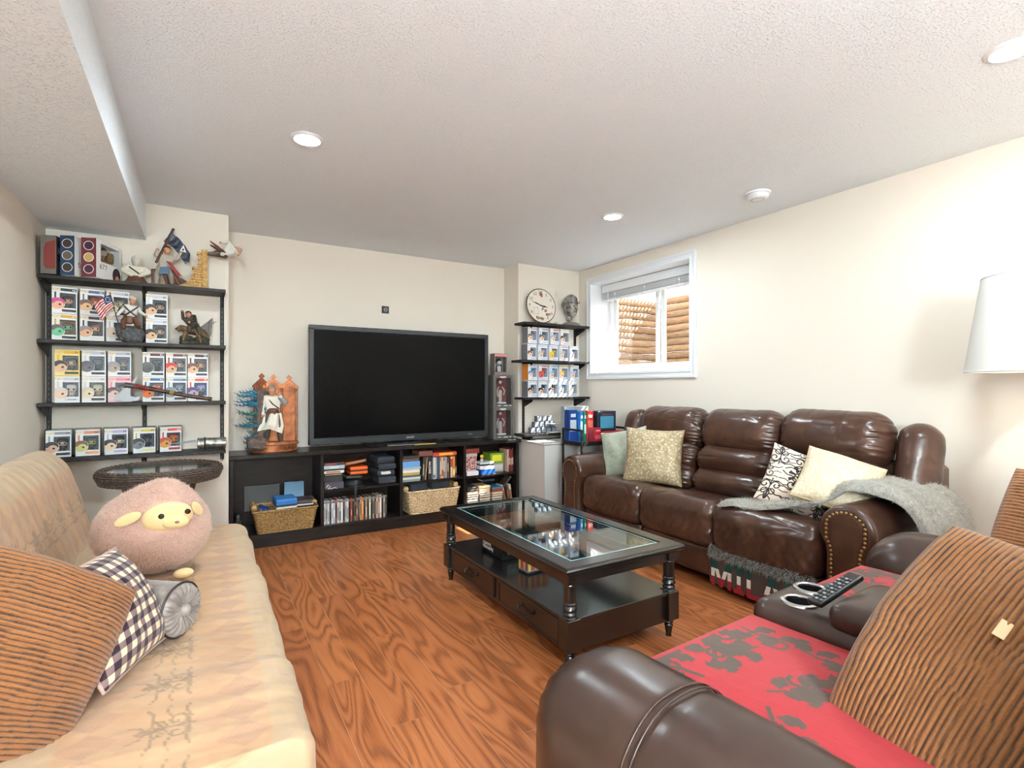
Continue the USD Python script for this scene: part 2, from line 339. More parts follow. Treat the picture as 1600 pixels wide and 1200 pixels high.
# window well outside: stacked log walls, gravel, lattice of the deck above
rng = np.random.default_rng(5)
LOGM = [mat(f'log_wood_{i}', c, .8, noise=(5, c2, .4, .7, (2, 2, 12)), bump=(30, .4, .01)) for i, (c, c2) in enumerate((((.30, .18, .10), (.42, .28, .17)), ((.36, .23, .14), (.48, .34, .22)), ((.27, .17, .10), (.38, .27, .18))))]
def log(p, q, r, seed):
    p, q = np.array(p, float), np.array(q, float)
    t = np.linspace(0, 1, 14)[:, None]
    pts = p + (q - p) * t + (meshkit.noise(np.hstack([t * 4, t * 0 + seed, t * 0 + np.array([0.])]), 1)[:, None] - .5) * [0, 0, .012]
    return tube(pts, r * (1 + .12 * (meshkit.noise(np.stack([t[:, 0] * 5, t[:, 0] * 0 + seed, t[:, 0] * 0], 1), 2) - .5)), 10)
lw = thing('log_wall', 'stacked round log wall closing the left end of the window well', 'retaining wall', (0, 0, 0))
lw2 = thing('log_wall', 'stacked round log wall across the back of the window well', 'retaining wall', (0, 0, 0))
for k in range(14):
    r = .041; z = 1.12 + .08 * k + .041
    obj('log', log((3.8, 4.50, z), (4.78, 4.50, z), r, k), LOGM[k % 3], lw, smooth=40)
    z2 = z + .02
    if k % 5 == 2:
        obj('log', log((4.76, 4.44, z2), (4.76, 3.5, z2), r, k + 30), LOGM[(k + 1) % 3], lw2, smooth=40)
        obj('log', log((4.76, 3.48, z2), (4.76, 1.6, z2), r, k + 50), LOGM[(k + 2) % 3], lw2, smooth=40)
    else: obj('log', log((4.76, 4.44, z2), (4.76, 1.6, z2), r, k + 30), LOGM[(k * 2 + 1) % 3], lw2, smooth=40)
obj('gravel_bed', bx(3.78, 5, 1.4, 4.7, 1.0, 1.12), mat('gravel', (.45, .42, .38), .9, noise=(60, (.25, .23, .2), .4, .6), bump=(60, .8, .02)), label='grey gravel at the bottom of the window well', cat='gravel', kind='stuff')
lat = thing('deck_lattice', 'pale wooden slat screen above the window well', 'lattice')
LATM = mat('pale_deck_wood', (.62, .58, .52), .7)
for k in range(46):
    x = 3.86 + .055 * k
    obj('slat', bx(x, x + .024, 1.5, 5.4, 2.80, 2.815), LATM, lat)
for yy in (1.6, 3.0, 4.3, 5.3): obj('joist', bx(3.84, 6.4, yy, yy + .05, 2.82, 2.9), LATM, lat)
# ------------------------------------------------------------------ ceiling fittings
EMIT = usdkit.material(stage, '/World/Looks/lamp_lens', {'e': ('emission', {'color': (.79, .935, 1.0), 'strength': DOWNLIGHT})}, [], surface='e.emission')
dl = None
for k, (x, y, lab) in enumerate(((.459, 2.744, 'recessed ceiling light over the floor in front of the television'), (2.558, 2.846, 'small recessed ceiling light in front of the window'), (2.552, .691, 'recessed ceiling light over the loveseat at the right edge'))):
    if dl is None:
        dl = thing('recessed_light', lab, 'ceiling light', (x, y, H))
        obj('trim_ring', lathe([(.056, -.001), (.056, -.006), (.062, -.009), (.074, -.006), (.08, -.0005), (.08, .004), (.056, .004), (.056, -.001)], 40), TRIM, dl, smooth=40)
        obj('lens', lathe([(0, -.008), (.03, -.0078), (.056, -.006), (.056, -.003), (0, -.003)], 32), EMIT, dl)
    else: dup(dl, (x, y, H), 0, lab)
sd = thing('smoke_detector', 'round white smoke detector on the ceiling near the window', 'smoke detector', (3.045, 2.03, H))
obj('base', lathe([(0, -.012), (.074, -.012), (.076, -.008), (.076, .001), (0, .001)], 40), TRIM, sd, smooth=40)
obj('cover', lathe([(0, -.046), (.03, -.046), (.036, -.042), (.052, -.040), (.062, -.032), (.068, -.014), (.066, -.012), (0, -.012)], 40), TRIM, sd, smooth=35)
obj('vent_ring', lathe([(.034, -.0445), (.04, -.0445), (.04, -.04), (.034, -.04), (.034, -.0445)], 40), mat('detector_grey', (.55, .56, .57), .5), sd)
wp = thing('wall_plate', 'small black cable outlet plate on the wall above the television', 'wall plate', (1.457, YB, 1.915))
obj('plate', bx(-.033, .033, -.008, .001, -.033, .033, .003), mat('black_plastic', (.012, .012, .013), .35), wp)
obj('socket', T(lathe([(.010, 0), (.016, 0), (.016, .006), (.010, .006), (.010, 0)], 16), (0, -.008, 0), 90, (1, 0, 0)), mat('grey_metal', (.4, .4, .42), .3, 1.0), wp)
# ------------------------------------------------------------------ sofa along the right wall
def mushroom(w, zr, r, wb, z0):
    """section of a rolled arm: a round roll on a narrower flared panel"""
    c = Point(0, zr).buffer(r, 24)
    body = Polygon([(-wb, z0), (wb, z0), (wb * .96, zr - r * .9), (r * .9, zr), (-r * .9, zr), (-wb * .96, zr - r * .9)])
    return unary_union([c, body]).buffer(.02).buffer(-.04).buffer(.02)
sofa = thing('sofa', 'long brown leather reclining sofa with nailhead rolled arms', 'sofa', (2.60, 1.15, 0))
SW = 2.37
def arm(parent, yc, flip):
    P = mushroom(.26, .52, .128, .10, .05)
    ins = [(-.012, .03), (-.006, .012), (.006, .003), (.02, 0), (.3, 0), (.55, 0), (.78, 0), (.82, .01), (.83, .03)]
    m = loft([P.buffer(-i) for _, i in ins], [t for t, _ in ins], 72, 'x')
    V = np.array(m.vertices)
    V[:, 1] += yc
    V += np.array(m.vertex_normals) * (.006 * (meshkit.fbm(V * 9, 3, 3) - .5))[:, None]
    m.vertices = V
    a = obj('arm', m, LEATHER, parent, smooth=50)
    Q = P.buffer(-.036)
    Q = Q.intersection(sbox(-.075, .06, .075, .7)).buffer(-.01).buffer(.01)
    p = loft([Q.buffer(-.012), Q.buffer(-.003), Q], [-.018, -.014, -.006], 60, 'x'); p.apply_translation((0, yc, 0))
    obj('arm_front_panel', p, LEATHER, a, smooth=40)
    pts = ring_pts(P.buffer(-.034).intersection(sbox(-.085, .04, .085, .8)), 240)
    keep = [q for q in pts if q[1] > .07]
    # evenly spaced nail heads
    L_ = LineString(np.roll(pts, -1, 0)[:]); nails = []
    tot = L_.length
    for s in np.arange(0, tot, .021):
        q = L_.interpolate(s)
        if q.y < .075: continue
        nm = trimesh.creation.icosphere(1, .0075); nm.apply_scale([.5, 1, 1]); nm.apply_translation((-.016, yc + q.x, q.y)); nails.append(nm)
    obj('nailhead_trim', cat_(nails), BRASS, a, smooth=True, kind='stuff', label='row of brass nail heads')
    return a
arm(sofa, .13, 1); arm(sofa, SW - .13, -1)
obj('base', bx(.07, .80, .22, SW - .22, .05, .24, .01), LEATHER2, sofa)
obj('back_frame', bx(.66, .84, .02, SW - .02, .08, .80, .03), LEATHER, sofa)
ys = [.275, .885, 1.485, 2.10]
def seat_fn(seed):
    def f(V, u):
        x = V[:, 0]; t = np.clip((x + .36) / .72, 0, 1)
        top = V[:, 2] > 0
        V[top, 2] += (.022 * np.exp(-((t[top] - .12) / .16) ** 2) - .035 * np.exp(-((t[top] - .62) / .22) ** 2))
        # radiating wrinkles from the middle towards the front edge
        yy = u[:, 1]
        V[:, 2] += np.where(top, .006 * np.sin(26 * yy + 3 * np.sin(9 * t + seed)) * np.exp(-((t - .34) / .13) ** 2) * (1 - yy ** 2), 0)
        front = u[:, 0] < -.8
        V[front, 0] += .005 * np.sin(34 * yy[front] + 2 * np.sin(7 * V[front, 2] * 9 + seed)) * np.exp(-((V[front, 2] + .02) / .08) ** 2)
        return V
    return f
for k in range(3):
    y0, y1 = ys[k], ys[k + 1]
    m = soft(.72, y1 - y0 + .012, .26, .07, (72, 66, 26), (.012, .0, .018), .018, 7, k + 2, seat_fn(k), crease=(.006, np.array([7, 4, 9.])))
    m.apply_translation((.345, (y0 + y1) / 2, .362))
    obj('seat', m, LEATHER, sofa, smooth=True)
    f = soft(.10, y1 - y0 - .006, .19, .035, (8, 24, 12), (.02, 0, 0), .012, 8, k + 9)
    f.apply_translation((.075, (y0 + y1) / 2, .155))
    obj('footrest', f, LEATHER, sofa, smooth=True)
def lobe(w, hgt, t, tilt, c, seed, seam=True, wr=.016, pw=0.0):
    def fn(V, u):
        if seam:
            for s in (-.33, .33):
                d = np.exp(-((u[:, 1] - s) / .012) ** 2); front = V[:, 0] < .02
                V[:, 0] += np.where(front, .004 * d, 0); V[:, 2] -= np.where(u[:, 2] > .6, .004 * d, 0)
        # gathers along the side seams
        e = np.clip((np.abs(u[:, 1]) - .72) / .28, 0, 1)
        V[:, 0] += .0045 * e * (1 - e) * 4 * np.sin(V[:, 2] * 190 + 3 * np.sin(V[:, 2] * 31 + seed)) * (V[:, 0] < 0)
        return V
    m = soft(t, w, hgt, min(t, hgt) * .48, (24, 66, 56), (.03, .004, .0), wr, 6, seed, fn, crease=(.006, np.array([6, 4, 10.])))
    m.apply_transform(trimesh.transformations.rotation_matrix(math.radians(tilt), [0, 1, 0]))
    m.apply_translation(c); return m
bys = [.215, .83, 1.43, 2.06]
for k in range(3):
    a, b = bys[k], bys[k + 1]; yc, w = (a + b) / 2, b - a - .004
    dz = [.028, 0, .0][k]
    obj('lower_back_roll', lobe(w, .20, .24, 14, (.555, yc, .53), k + 1, False), LEATHER, sofa, smooth=True)
    obj('lumbar_roll', lobe(w, .21, .25, 14, (.60, yc, .685), k + 4, False), LEATHER, sofa, smooth=True)
    obj('headrest', lobe(w + .01, .33, .26, 12, (.665, yc, .885 + dz * .6), k + 7, True, .014), LEATHER, sofa, smooth=True)
for yc in (.105, SW - .19):
    w = .2 if yc < 1 else .24
    obj('wing', lobe(w, .60, .20, 12, (.665, yc, .715), 20 + int(yc * 3), False, .02), LEATHER, sofa, smooth=True)
for x in (.1, .78):
    for y in (.13, SW - .13): obj('foot', lathe([(0, 0), (.03, 0), (.036, .05), (0, .05)], 16, (x, y, 0)), BLACK, sofa, smooth=40)
# ------------------------------------------------------------------ loveseat with console, turned its back to the camera side
LSX, LSY, LSR = .59, .945, 3.2
ls = thing('loveseat', 'dark brown leather reclining loveseat with cup holder console', 'loveseat', (LSX, LSY, -.025), LSR)
def arm_fn(V, u):
    g_ = -.005 * (np.exp(-((V[:, 1] - .20) / .007) ** 2) + np.exp(-((V[:, 1] - .185) / .007) ** 2)); V[:, 2] += np.where(V[:, 2] > 0, g_, 0); V[:, 0] -= np.sign(V[:, 0]) * np.where(np.abs(u[:, 0]) > .9, -g_, 0)
    e = np.clip((u[:, 1] - .75) / .25, 0, 1); V[:, 1] += .003 * e * np.sin(np.arctan2(V[:, 2], V[:, 0]) * 40) * (1 - e) * 4
    return V
for x0, x1 in ((0, .33), (1.66, 1.99)):
    m = soft(x1 - x0, 1.04, .60, .145, (26, 90, 30), (.0, .02, .012), .004, 6, int(x0) + 5, arm_fn); m.apply_translation(((x0 + x1) / 2, -.485, .345))
    a = obj('arm', m, LEATHER2, ls, smooth=True)
    for dy in (-.276, -.292):
        P_ = []
        for q in np.linspace(-.12, math.pi + .12, 44):
            xx = math.copysign(.02, math.cos(q)) * min(1, abs(math.cos(q)) * 4) + .1462 * math.cos(q); P_.append(((x0 + x1) / 2 + xx, dy, .50 + .1465 * math.sin(q) + (.0105 * (1 - (xx / .167) ** 2) if math.sin(q) > 0 else 0)))
        obj('stitched_seam', tube(P_, .0022, 6), LEATHER2, a, smooth=True)
obj('base', bx(.30, 1.69, -1.05, -.03, .06, .30, .02), LEATHER2, ls)
for x0, x1 in ((.32, .845), (1.135, 1.67)):
    m = soft(x1 - x0, .82, .22, .08, (24, 24, 10), (0, .02, .03), .012, 8, int(x0 * 9)); m.apply_translation(((x0 + x1) / 2, -.405, .375))
    obj('seat', m, LEATHER2, ls, smooth=True)
    m = soft(x1 - x0 + .03, .26, .58, .12, (24, 12, 24), (0, .04, .02), .015, 7, int(x0 * 9) + 2); m.apply_transform(trimesh.transformations.rotation_matrix(math.radians(10), [1, 0, 0])); m.apply_translation(((x0 + x1) / 2, -.93, .76))
    obj('backrest', m, LEATHER2, ls, smooth=True)
obj('back_frame', bx(.28, 1.71, -1.13, -1.02, .08, .85, .03), LEATHER2, ls)
# console: body with two cup wells, padded lid
cx0, cx1 = .845, 1.135
P = sbox(cx0, -.62, cx1, .01).buffer(-.05).buffer(.05)
R = .045
body = m3.Manifold.batch_hull([sph((x, y, z), rr, 24) for x in (cx0 + .05, cx1 - .05) for y, z, rr in ((-.6, .54, .05), (-.05, .54, .05), (-.02, .12, .03), (-.6, .12, .03))])
cups = [(cx0 + .085, -.115), (cx1 - .075, -.085)]
for (x, y) in cups: body -= m3.Manifold.cylinder(.2, .043, .043, 40).translate((x, y, .49))
bm = body.to_mesh(); bt = trimesh.Trimesh(np.array(bm.vert_properties[:, :3]), np.array(bm.tri_verts))
con = obj('console', bt, LEATHER2, ls, smooth=35)
CHROME = mat('brushed_chrome', (.62, .62, .63), .22, 1.0); DARKP = mat('black_plastic', (.012, .012, .013), .35)
for (x, y) in cups:
    obj('cup_holder_ring', lathe([(.036, .592), (.037, .5945), (.042, .597), (.050, .5945), (.052, .590), (.050, .586), (.036, .586), (.036, .592)], 40, (x, y, 0)), CHROME, con, smooth=40)
    obj('cup_well', lathe([(.0405, .59), (.040, .50), (0, .498), (0, .494), (.042, .494), (.042, .59), (.0405, .59)], 32, (x, y, 0)), DARKP, con, smooth=40)
lid = soft(cx1 - cx0 + .012, .36, .075, .034, (16, 18, 8), (0, 0, .012), .004, 8, 3); lid.apply_translation(((cx0 + cx1) / 2 + .01, -.40, .606))
obj('console_lid', lid, LEATHER2, con, smooth=True)
# ------------------------------------------------------------------ futon along the left wall
def motif_field(px, py, scale, wm=1.0):
    """scroll-and-leaf ornament: coverage 0..1 of a thin-lined flourish centred on the origin"""
    x, y = px / scale, py / scale
    x = np.abs(x); out = np.zeros_like(x)
    def stroke(pts, w):
        nonlocal out
        p = np.array(pts); d = np.full(x.shape, 9.)
        for a, b in zip(p[:-1], p[1:]):
            ab = b - a; t = np.clip(((x - a[0]) * ab[0] + (y - a[1]) * ab[1]) / (ab @ ab), 0, 1)
            d = np.minimum(d, np.hypot(x - a[0] - t * ab[0], y - a[1] - t * ab[1]))
        out = np.maximum(out, np.clip((w * wm - d) / .012 + .5, 0, 1))
    sp = lambda c, r0, r1, a0, a1, n=22: [(c[0] + (r0 + (r1 - r0) * t) * math.cos(a0 + (a1 - a0) * t), c[1] + (r0 + (r1 - r0) * t) * math.sin(a0 + (a1 - a0) * t)) for t in np.linspace(0, 1, n)]
    stroke([(0, -.55), (0, .05)], .02)
    stroke(sp((.27, -.18), .25, .06, math.pi, math.pi * 3.2), .022)
    stroke(sp((.18, .22), .2, .09, -math.pi * .8, math.pi * .7), .02)
    stroke([(0, .05), (.12, .3), (.06, .55), (0, .62)], .022); stroke([(0, .05), (.03, .35), (0, .62)], .016)
    stroke([(.05, -.4), (.3, -.46), (.55, -.36), (.8, -.42)], .02); stroke([(.1, .1), (.4, .3), (.62, .28), (.85, .42)], .02)
    stroke([(.45, -.05), (.65, .02), (.9, -.02)], .016); stroke([(.02, .4), (.25, .55), (.33, .75)], .018)
    return out
SHEET = mat('cream_sheet', rough=.85, attr=True, sheen=.2, bump=(90, .08, .002))
fu = thing('futon', 'futon sofa bed under a cream patterned sheet', 'futon', (0, 0, 0))
def resample(pts, step):
    ls_ = LineString(pts); n = max(2, int(ls_.length / step)); return np.array([ls_.interpolate(t).coords[0] for t in np.linspace(0, ls_.length, n)])
def rounded(pts, r=.05, n=6):
    """polyline with rounded corners"""
    P_ = [np.array(p, float) for p in pts]; out = [P_[0]]
    for a, b, c in zip(P_[:-2], P_[1:-1], P_[2:]):
        u, v = a - b, c - b; d = min(r, np.linalg.norm(u) / 2, np.linalg.norm(v) / 2); u /= np.linalg.norm(u); v /= np.linalg.norm(v)
        for t in np.linspace(0, 1, n): out.append((1 - t) ** 2 * (b + u * d) + 2 * t * (1 - t) * b + t * t * (b + v * d))
    out.append(P_[-1]); return np.array(out)
def cover(name, sec, y0, y1, seed, bands, parent, step=.0055, endr=.06, wrk=.012):
    """a mattress under a printed sheet: section sec (x, z), swept from y0 to y1 with rounded ends"""
    q = resample(rounded(sec, .07, 8), step); n = len(q)
    cen = q.mean(0)
    ny = int((y1 - y0) / step); yy = np.linspace(y0, y1, ny)
    e = np.minimum(yy - y0, y1 - yy); s = np.where(e < endr, np.sqrt(np.maximum(0, 1 - (1 - e / endr) ** 2)), 1)
    k = .86 + .14 * s; k[0] = k[-1] = .8
    A = np.concatenate([[0], np.cumsum(np.linalg.norm(np.diff(q, axis=0), axis=1))])
    X = cen[0] + (q[None, :, 0] - cen[0]) * (k[:, None]); Z = cen[1] + (q[None, :, 1] - cen[1]) * (k[:, None])
    Y = np.repeat(yy[:, None], n, 1); AA = np.repeat(A[None, :], ny, 0)
    # wrinkles run across the seat
    pts = np.stack([AA.ravel() * 3.0, Y.ravel() * 9, np.full(AA.size, seed)], 1)
    w = (meshkit.fbm(pts, 4, seed) - .5).reshape(ny, n) * wrk * 2 + (meshkit.noise(np.stack([AA.ravel() * 2.2, Y.ravel() * 24, np.full(AA.size, seed + 2.)], 1), 7).reshape(ny, n) - .5) * wrk * .5
    dq = np.gradient(q, axis=0); nr = np.stack([dq[:, 1], -dq[:, 0]], 1); nr /= np.linalg.norm(nr, axis=1)[:, None] + 1e-9
    if ((q - cen) * nr).sum() < 0: nr = -nr
    X = X + nr[None, :, 0] * w; Z = Z + nr[None, :, 1] * w
    V = np.stack([X, Y, Z], -1).reshape(-1, 3)
    idx = np.arange(ny * n).reshape(ny, n)
    f = np.stack([idx[:-1, :-1], idx[1:, :-1], idx[1:, 1:], idx[:-1, 1:]], -1).reshape(-1, 4)
    F = [f[:, :3], f[:, [0, 2, 3]]]
    j = np.stack([idx[:-1, -1], idx[1:, -1], idx[1:, 0], idx[:-1, 0]], -1); F += [j[:, :3], j[:, [0, 2, 3]]]
    V = np.vstack([V, V[idx[0]].mean(0), V[idx[-1]].mean(0)]); c0 = ny * n
    a = np.arange(n); b = (a + 1) % n
    F += [np.stack([np.full(n, c0), idx[0][a], idx[0][b]], 1), np.stack([np.full(n, c0 + 1), idx[-1][b], idx[-1][a]], 1)]
    m = trimesh.Trimesh(V, np.vstack(F), process=False)
    if m.volume < 0: m.invert()
    col = bands(AA, Y, m, n, ny)
    col = np.vstack([col.reshape(-1, 3), [col.reshape(-1, 3)[0], col.reshape(-1, 3)[-1]]])
    return obj(name, m, SHEET, parent, smooth=True, col=col)
base = np.array(srgb(206, 166, 128)); pale = np.array(srgb(200, 170, 136)); band = np.array(srgb(196, 150, 118)); mauve = np.array(srgb(170, 128, 110)); ink = np.array(srgb(112, 98, 78)); peach = np.array(srgb(238, 196, 160))
def print_cols(c0, c1, mid, pitch, off=0.0):
    """a printed band between arc lengths c0 and c1: diamonds along both borders, flourishes down the middle"""
    def f(AA, Y, m, n, ny):
        t = (AA - c0) / (c1 - c0)
        col = np.where(((AA > c0) & (AA < c1))[..., None], base, pale)
        nz = meshkit.fbm(np.stack([AA.ravel() * 9, Y.ravel() * 5, AA.ravel() * 0 + 3], 1), 3, 8).reshape(AA.shape)
        col = col + (nz[..., None] - .5) * np.array([.10, .10, .10])
        inb = (AA > c0) & (AA < c1)
        def dia(cc, w, hgt, tone, amt):
            ph = (Y + off) / pitch * 2; fy = np.abs(ph - np.round(ph)) * 2
            d = np.abs(AA - cc) / w + fy
            hat = .65 + .35 * (np.sin((AA * 1.0 + Y * .7) * 420) > 0)
            k = np.clip((1 - d) * 14, 0, 1) * inb * amt * hat
            return k[..., None], tone
        W = c1 - c0
        for cc, w in ((c0 + .055, .06), (c1 - .055, .06)):
            k, tone = dia(cc, w, .5, mauve, .42); col = col * (1 - k) + tone * k
            k, tone = dia(cc + (.06 if cc < mid else -.06), .055, .5, band, .35); col = col * (1 - k) + tone * k
        yc = (Y + off) / pitch; fy = (yc - np.round(yc)) * pitch
        k = np.zeros(AA.shape); sel = np.abs(AA - mid) < .12; k[sel] = motif_field(fy[sel], (AA - mid)[sel], .098, 1.5); k = k[..., None] * .7
        nz2 = (meshkit.noise(np.stack([AA.ravel() * 60, Y.ravel() * 60, AA.ravel() * 0], 1), 4).reshape(AA.shape) * .4 + .6)[..., None]
        return np.clip((col * (1 - k * nz2) + ink * k * nz2) * .86, 0.01, 1)
    return f
FY0, FY1 = 1.22, 3.34
seat_sec = [(.222, .10), (.235, .43), (-.50, .452), (-.60, .30), (-.55, .12)]
cover('seat_mattress', seat_sec, FY0, FY1, 3, print_cols(.395, .80, .60, .20), fu)
back_sec = [(-.46, .40), (-.612, .88), (-.655, .905), (-.70, .88), (-.70, .40)]
back_sec = [(-.435, .36), (-.57, .83), (-.66, .90), (-.75, .86), (-.72, .36)]
cover('back_mattress', back_sec, FY0 - .02, FY1 + .06, 9, print_cols(.10, .46, .27, .20, .08), fu)
obj('frame', cat_([bx(-.76, -.70, FY0, FY1, .05, .7, .01), bx(-.6, .16, FY0 + .03, FY0 + .08, .05, .2, .01), bx(-.6, .16, FY1 - .08, FY1 - .03, .05, .2, .01), bx(.10, .15, FY0 + .05, FY1 - .05, .1, .16, .01)]), BLACK, fu)
for x in (-.55, .1):
    for y in (FY0 + .1, FY1 - .1): obj('leg', bx(x - .03, x + .03, y - .03, y + .03, 0, .14, .006), BLACK, fu)
# ------------------------------------------------------------------ coffee table
TX0, TX1, TY0, TY1, TZ = 1.295, 2.005, 1.715, 3.045, .45
ct = thing('coffee_table', 'black wooden coffee table with glass top and drawers', 'coffee table', ((TX0 + TX1) / 2, (TY0 + TY1) / 2, 0))
hx, hy = (TX1 - TX0) / 2, (TY1 - TY0) / 2
def rect_loft(prof, hx, hy):
    """profile (outward offset, z) swept around a rectangle"""
    V, n = [], len(prof)
    for sx, sy in ((-1, -1), (1, -1), (1, 1), (-1, 1)):
        V += [(sx * (hx + o), sy * (hy + o), z) for o, z in prof]
    F = []
    for k in range(4):
        for i in range(n):
            j = (i + 1) % n; k2 = (k + 1) % 4
            F += [[k * n + i, k2 * n + i, k2 * n + j], [k * n + i, k2 * n + j, k * n + j]]
    m = trimesh.Trimesh(np.array(V), F, process=False)
    if m.volume < 0: m.invert()
    return m
fw = .085
obj('top_frame', rect_loft([(-fw, TZ - .008), (-fw + .004, TZ), (-.012, TZ), (-.006, TZ - .003), (-.004, TZ - .008), (0, TZ - .012), (0, TZ - .02), (-.008, TZ - .028), (-.018, TZ - .036), (-fw, TZ - .036)], hx, hy), BLACKT, ct)
obj('glass_top', bx(-hx + fw - .002, hx - fw + .002, -hy + fw - .002, hy - fw + .002, TZ - .012, TZ - .004), TGLASS, ct)
obj('glass_bevel', rect_loft([(-fw, TZ - .006), (-fw - .012, TZ - .0035), (-fw - .012, TZ - .0045), (-fw, TZ - .007)], hx, hy), GEDGE, ct, label='pale turquoise bevelled glass edge')
obj('apron', rect_loft([(-.035, TZ - .036), (-.035, TZ - .082), (-.055, TZ - .082), (-.055, TZ - .036)], hx, hy), BLACKT, ct)
legp = [(0, .085), (.017, .085), (.019, .078), (.023, .070), (.017, .062), (.021, .055), (.013, .012), (.014, .0), (0, 0)]
colp = [(0, .372), (.029, .372), (.031, .366), (.029, .360), (.026, .356), (.026, .290), (.030, .285), (.030, .280), (.024, .275), (.031, .264), (.032, .257), (.025, .249), (.030, .240), (.029, .234), (.024, .230), (.030, .224), (.030, .215), (0, .215)]
for sx in (-1, 1):
    for sy in (-1, 1):
        x, y = sx * (hx - .055), sy * (hy - .055)
        l = obj('leg', cat_([lathe(colp, 28, (x, y, 0)), bx(x - .035, x + .035, y - .035, y + .035, .085, .222, .003), bx(x - .034, x + .034, y - .034, y + .034, .372, TZ - .036, .003), lathe(legp, 24, (x, y, 0))]), BLACKT, ct, smooth=35)
obj('lower_shelf', bx(-hx + .03, hx - .03, -hy + .03, hy - .03, .206, .222, .002), BLACKT, ct)
obj('drawer_box', bx(-hx + .045, hx - .045, -hy + .045, hy - .045, .075, .206), BLACKT, ct)
HANDLE = mat('dark_bronze', (.035, .028, .024), .4, .8)
for k in (-1, 1):
    yc = k * .29; xf = -hx + .045
    d = obj('drawer', cat_([rect_loft_x for rect_loft_x in [bx(xf - .006, xf, yc - .262, yc + .262, .087, .197, .003), bx(xf - .010, xf - .005, yc - .262, yc + .262, .087, .094, .002), bx(xf - .010, xf - .005, yc - .262, yc + .262, .190, .197, .002), bx(xf - .010, xf - .005, yc - .262, yc - .255, .093, .191, .002), bx(xf - .010, xf - .005, yc + .255, yc + .262, .093, .191, .002)]]), BLACKT, ct)
    hp = [(xf - .006, yc - .05, .15), (xf - .022, yc - .05, .15), (xf - .028, yc - .045, .135), (xf - .028, yc - .03, .128), (xf - .028, yc + .03, .128), (xf - .028, yc + .045, .135), (xf - .022, yc + .05, .15), (xf - .006, yc + .05, .15)]
    obj('handle', cat_([tube(rounded3, .0045, 8) for rounded3 in [hp]] + [T(lathe([(0, 0), (.012, 0), (.010, .006), (0, .008)], 14), (xf - .005, yc + s * .05, .15), -90, (0, 1, 0)) for s in (-1, 1)]), HANDLE, d, smooth=40)
# ------------------------------------------------------------------ television cabinet and television
CX0, CX1, CY0, CY1 = .186, 2.664, 4.30, 4.665
cb = thing('tv_cabinet', 'long low black open shelved television cabinet', 'cabinet', (CX0, CY0, 0))
W = CX1 - CX0; D = CY1 - CY0
obj('top', bx(-.006, W + .02, -.012, D, .670, .702, .004), BLACK, cb)
obj('bottom', bx(0, W, 0, D, .075, .100, .002), BLACK, cb); obj('plinth', bx(.004, W - .004, .008, .03, 0, .076, .002), BLACK, cb)
obj('back_panel', bx(.01, W - .01, D - .012, D - .002, .08, .672), BLACK, cb)
DIV = [0, .633, 1.281, 1.884, W - .028]
for x in DIV: obj('divider', bx(x, x + .026, .002, D - .01, .098, .672, .002), BLACK, cb)
for k in (1, 2, 3): obj('shelf', bx(DIV[k] + .026, DIV[k + 1], .012, D - .012, .365, .385, .002), BLACK, cb)
tv = thing('television', 'large black flat screen television with grey bezel', 'television', (1.576, 4.45, 0))
BZ = mat('dark_grey_bezel', (.035, .038, .042), .35, .3)
tw = .82
obj('bezel', cat_([bx(-tw, tw, -.02, .04, 1.672, 1.712, .004), bx(-tw, -tw + .038, -.02, .04, .735, 1.69, .004), bx(tw - .038, tw, -.02, .04, .735, 1.69, .004), bx(-tw, tw, -.022, .045, .732, .79, .006)]), BZ, tv)
obj('screen', bx(-tw + .03, tw - .03, -.008, .03, .78, 1.68), mat('tv_screen', (.002, .002, .0022), .22, spec=.10), tv)
obj('back_shell', bx(-tw + .06, tw - .06, .03, .085, .78, 1.66, .02), mat('black_plastic', (.012, .012, .013), .35), tv)
obj('stand', cat_([bx(-.12, .12, .01, .06, .71, .76, .004), bx(-.36, .36, -.10, .13, .7025, .714, .005)]), mat('gloss_black', (.006, .006, .007), .1), tv)
obj('logo', text('SHARP', .016, (0.03, -.0225, .762), bold=True), mat('silver_print', (.6, .62, .64), .3, .6), tv)
obj('badge', text('AQUOS', .009, (.62, -.0225, .762)), mat('silver_print'), tv)
# ------------------------------------------------------------------ lamps
def bulb_mat(name, col, k): return usdkit.material(stage, '/World/Looks/' + name, {'e': ('emission', {'color': col, 'strength': k})}, [], surface='e.emission')
lamp = thing('floor_lamp', 'floor lamp with white tapered fabric shade beside the sofa arm', 'floor lamp', (3.10, .745, 0))
SHADE = usdkit.material(stage, '/World/Looks/lamp_shade_fabric', {'d': ('diffuse_bsdf', {'color': (.84, .82, .77)}), 't': ('translucent_bsdf', {'color': (.5, .45, .36)}), 'm': ('mix_closure', {'fac': .12}), 'tc': ('texture_coordinate', {}), 'mp': ('mapping', {'scale': (300, 300, 300)}), 'n': ('noise_texture', {'scale': 1.0}), 'b': ('bump', {'strength': .15, 'distance': .001})},
    [('d.BSDF', 'm.closure1'), ('t.BSDF', 'm.closure2'), ('tc.object', 'mp.vector'), ('mp.vector', 'n.vector'), ('n.fac', 'b.height'), ('b.normal', 'd.normal')], surface='m.closure')
obj('base', lathe([(0, 0), (.14, 0), (.145, .012), (.13, .022), (.03, .03), (0, .03)], 40), BLACK, lamp, smooth=40)
obj('pole', lathe([(.011, .03), (.011, 1.36), (.0, 1.36)], 14), BLACK, lamp, smooth=40)
obj('shade', lathe([(.252, 1.27), (.192, 1.69), (.190, 1.69), (.250, 1.27), (.252, 1.27)], 64), SHADE, lamp, smooth=40)
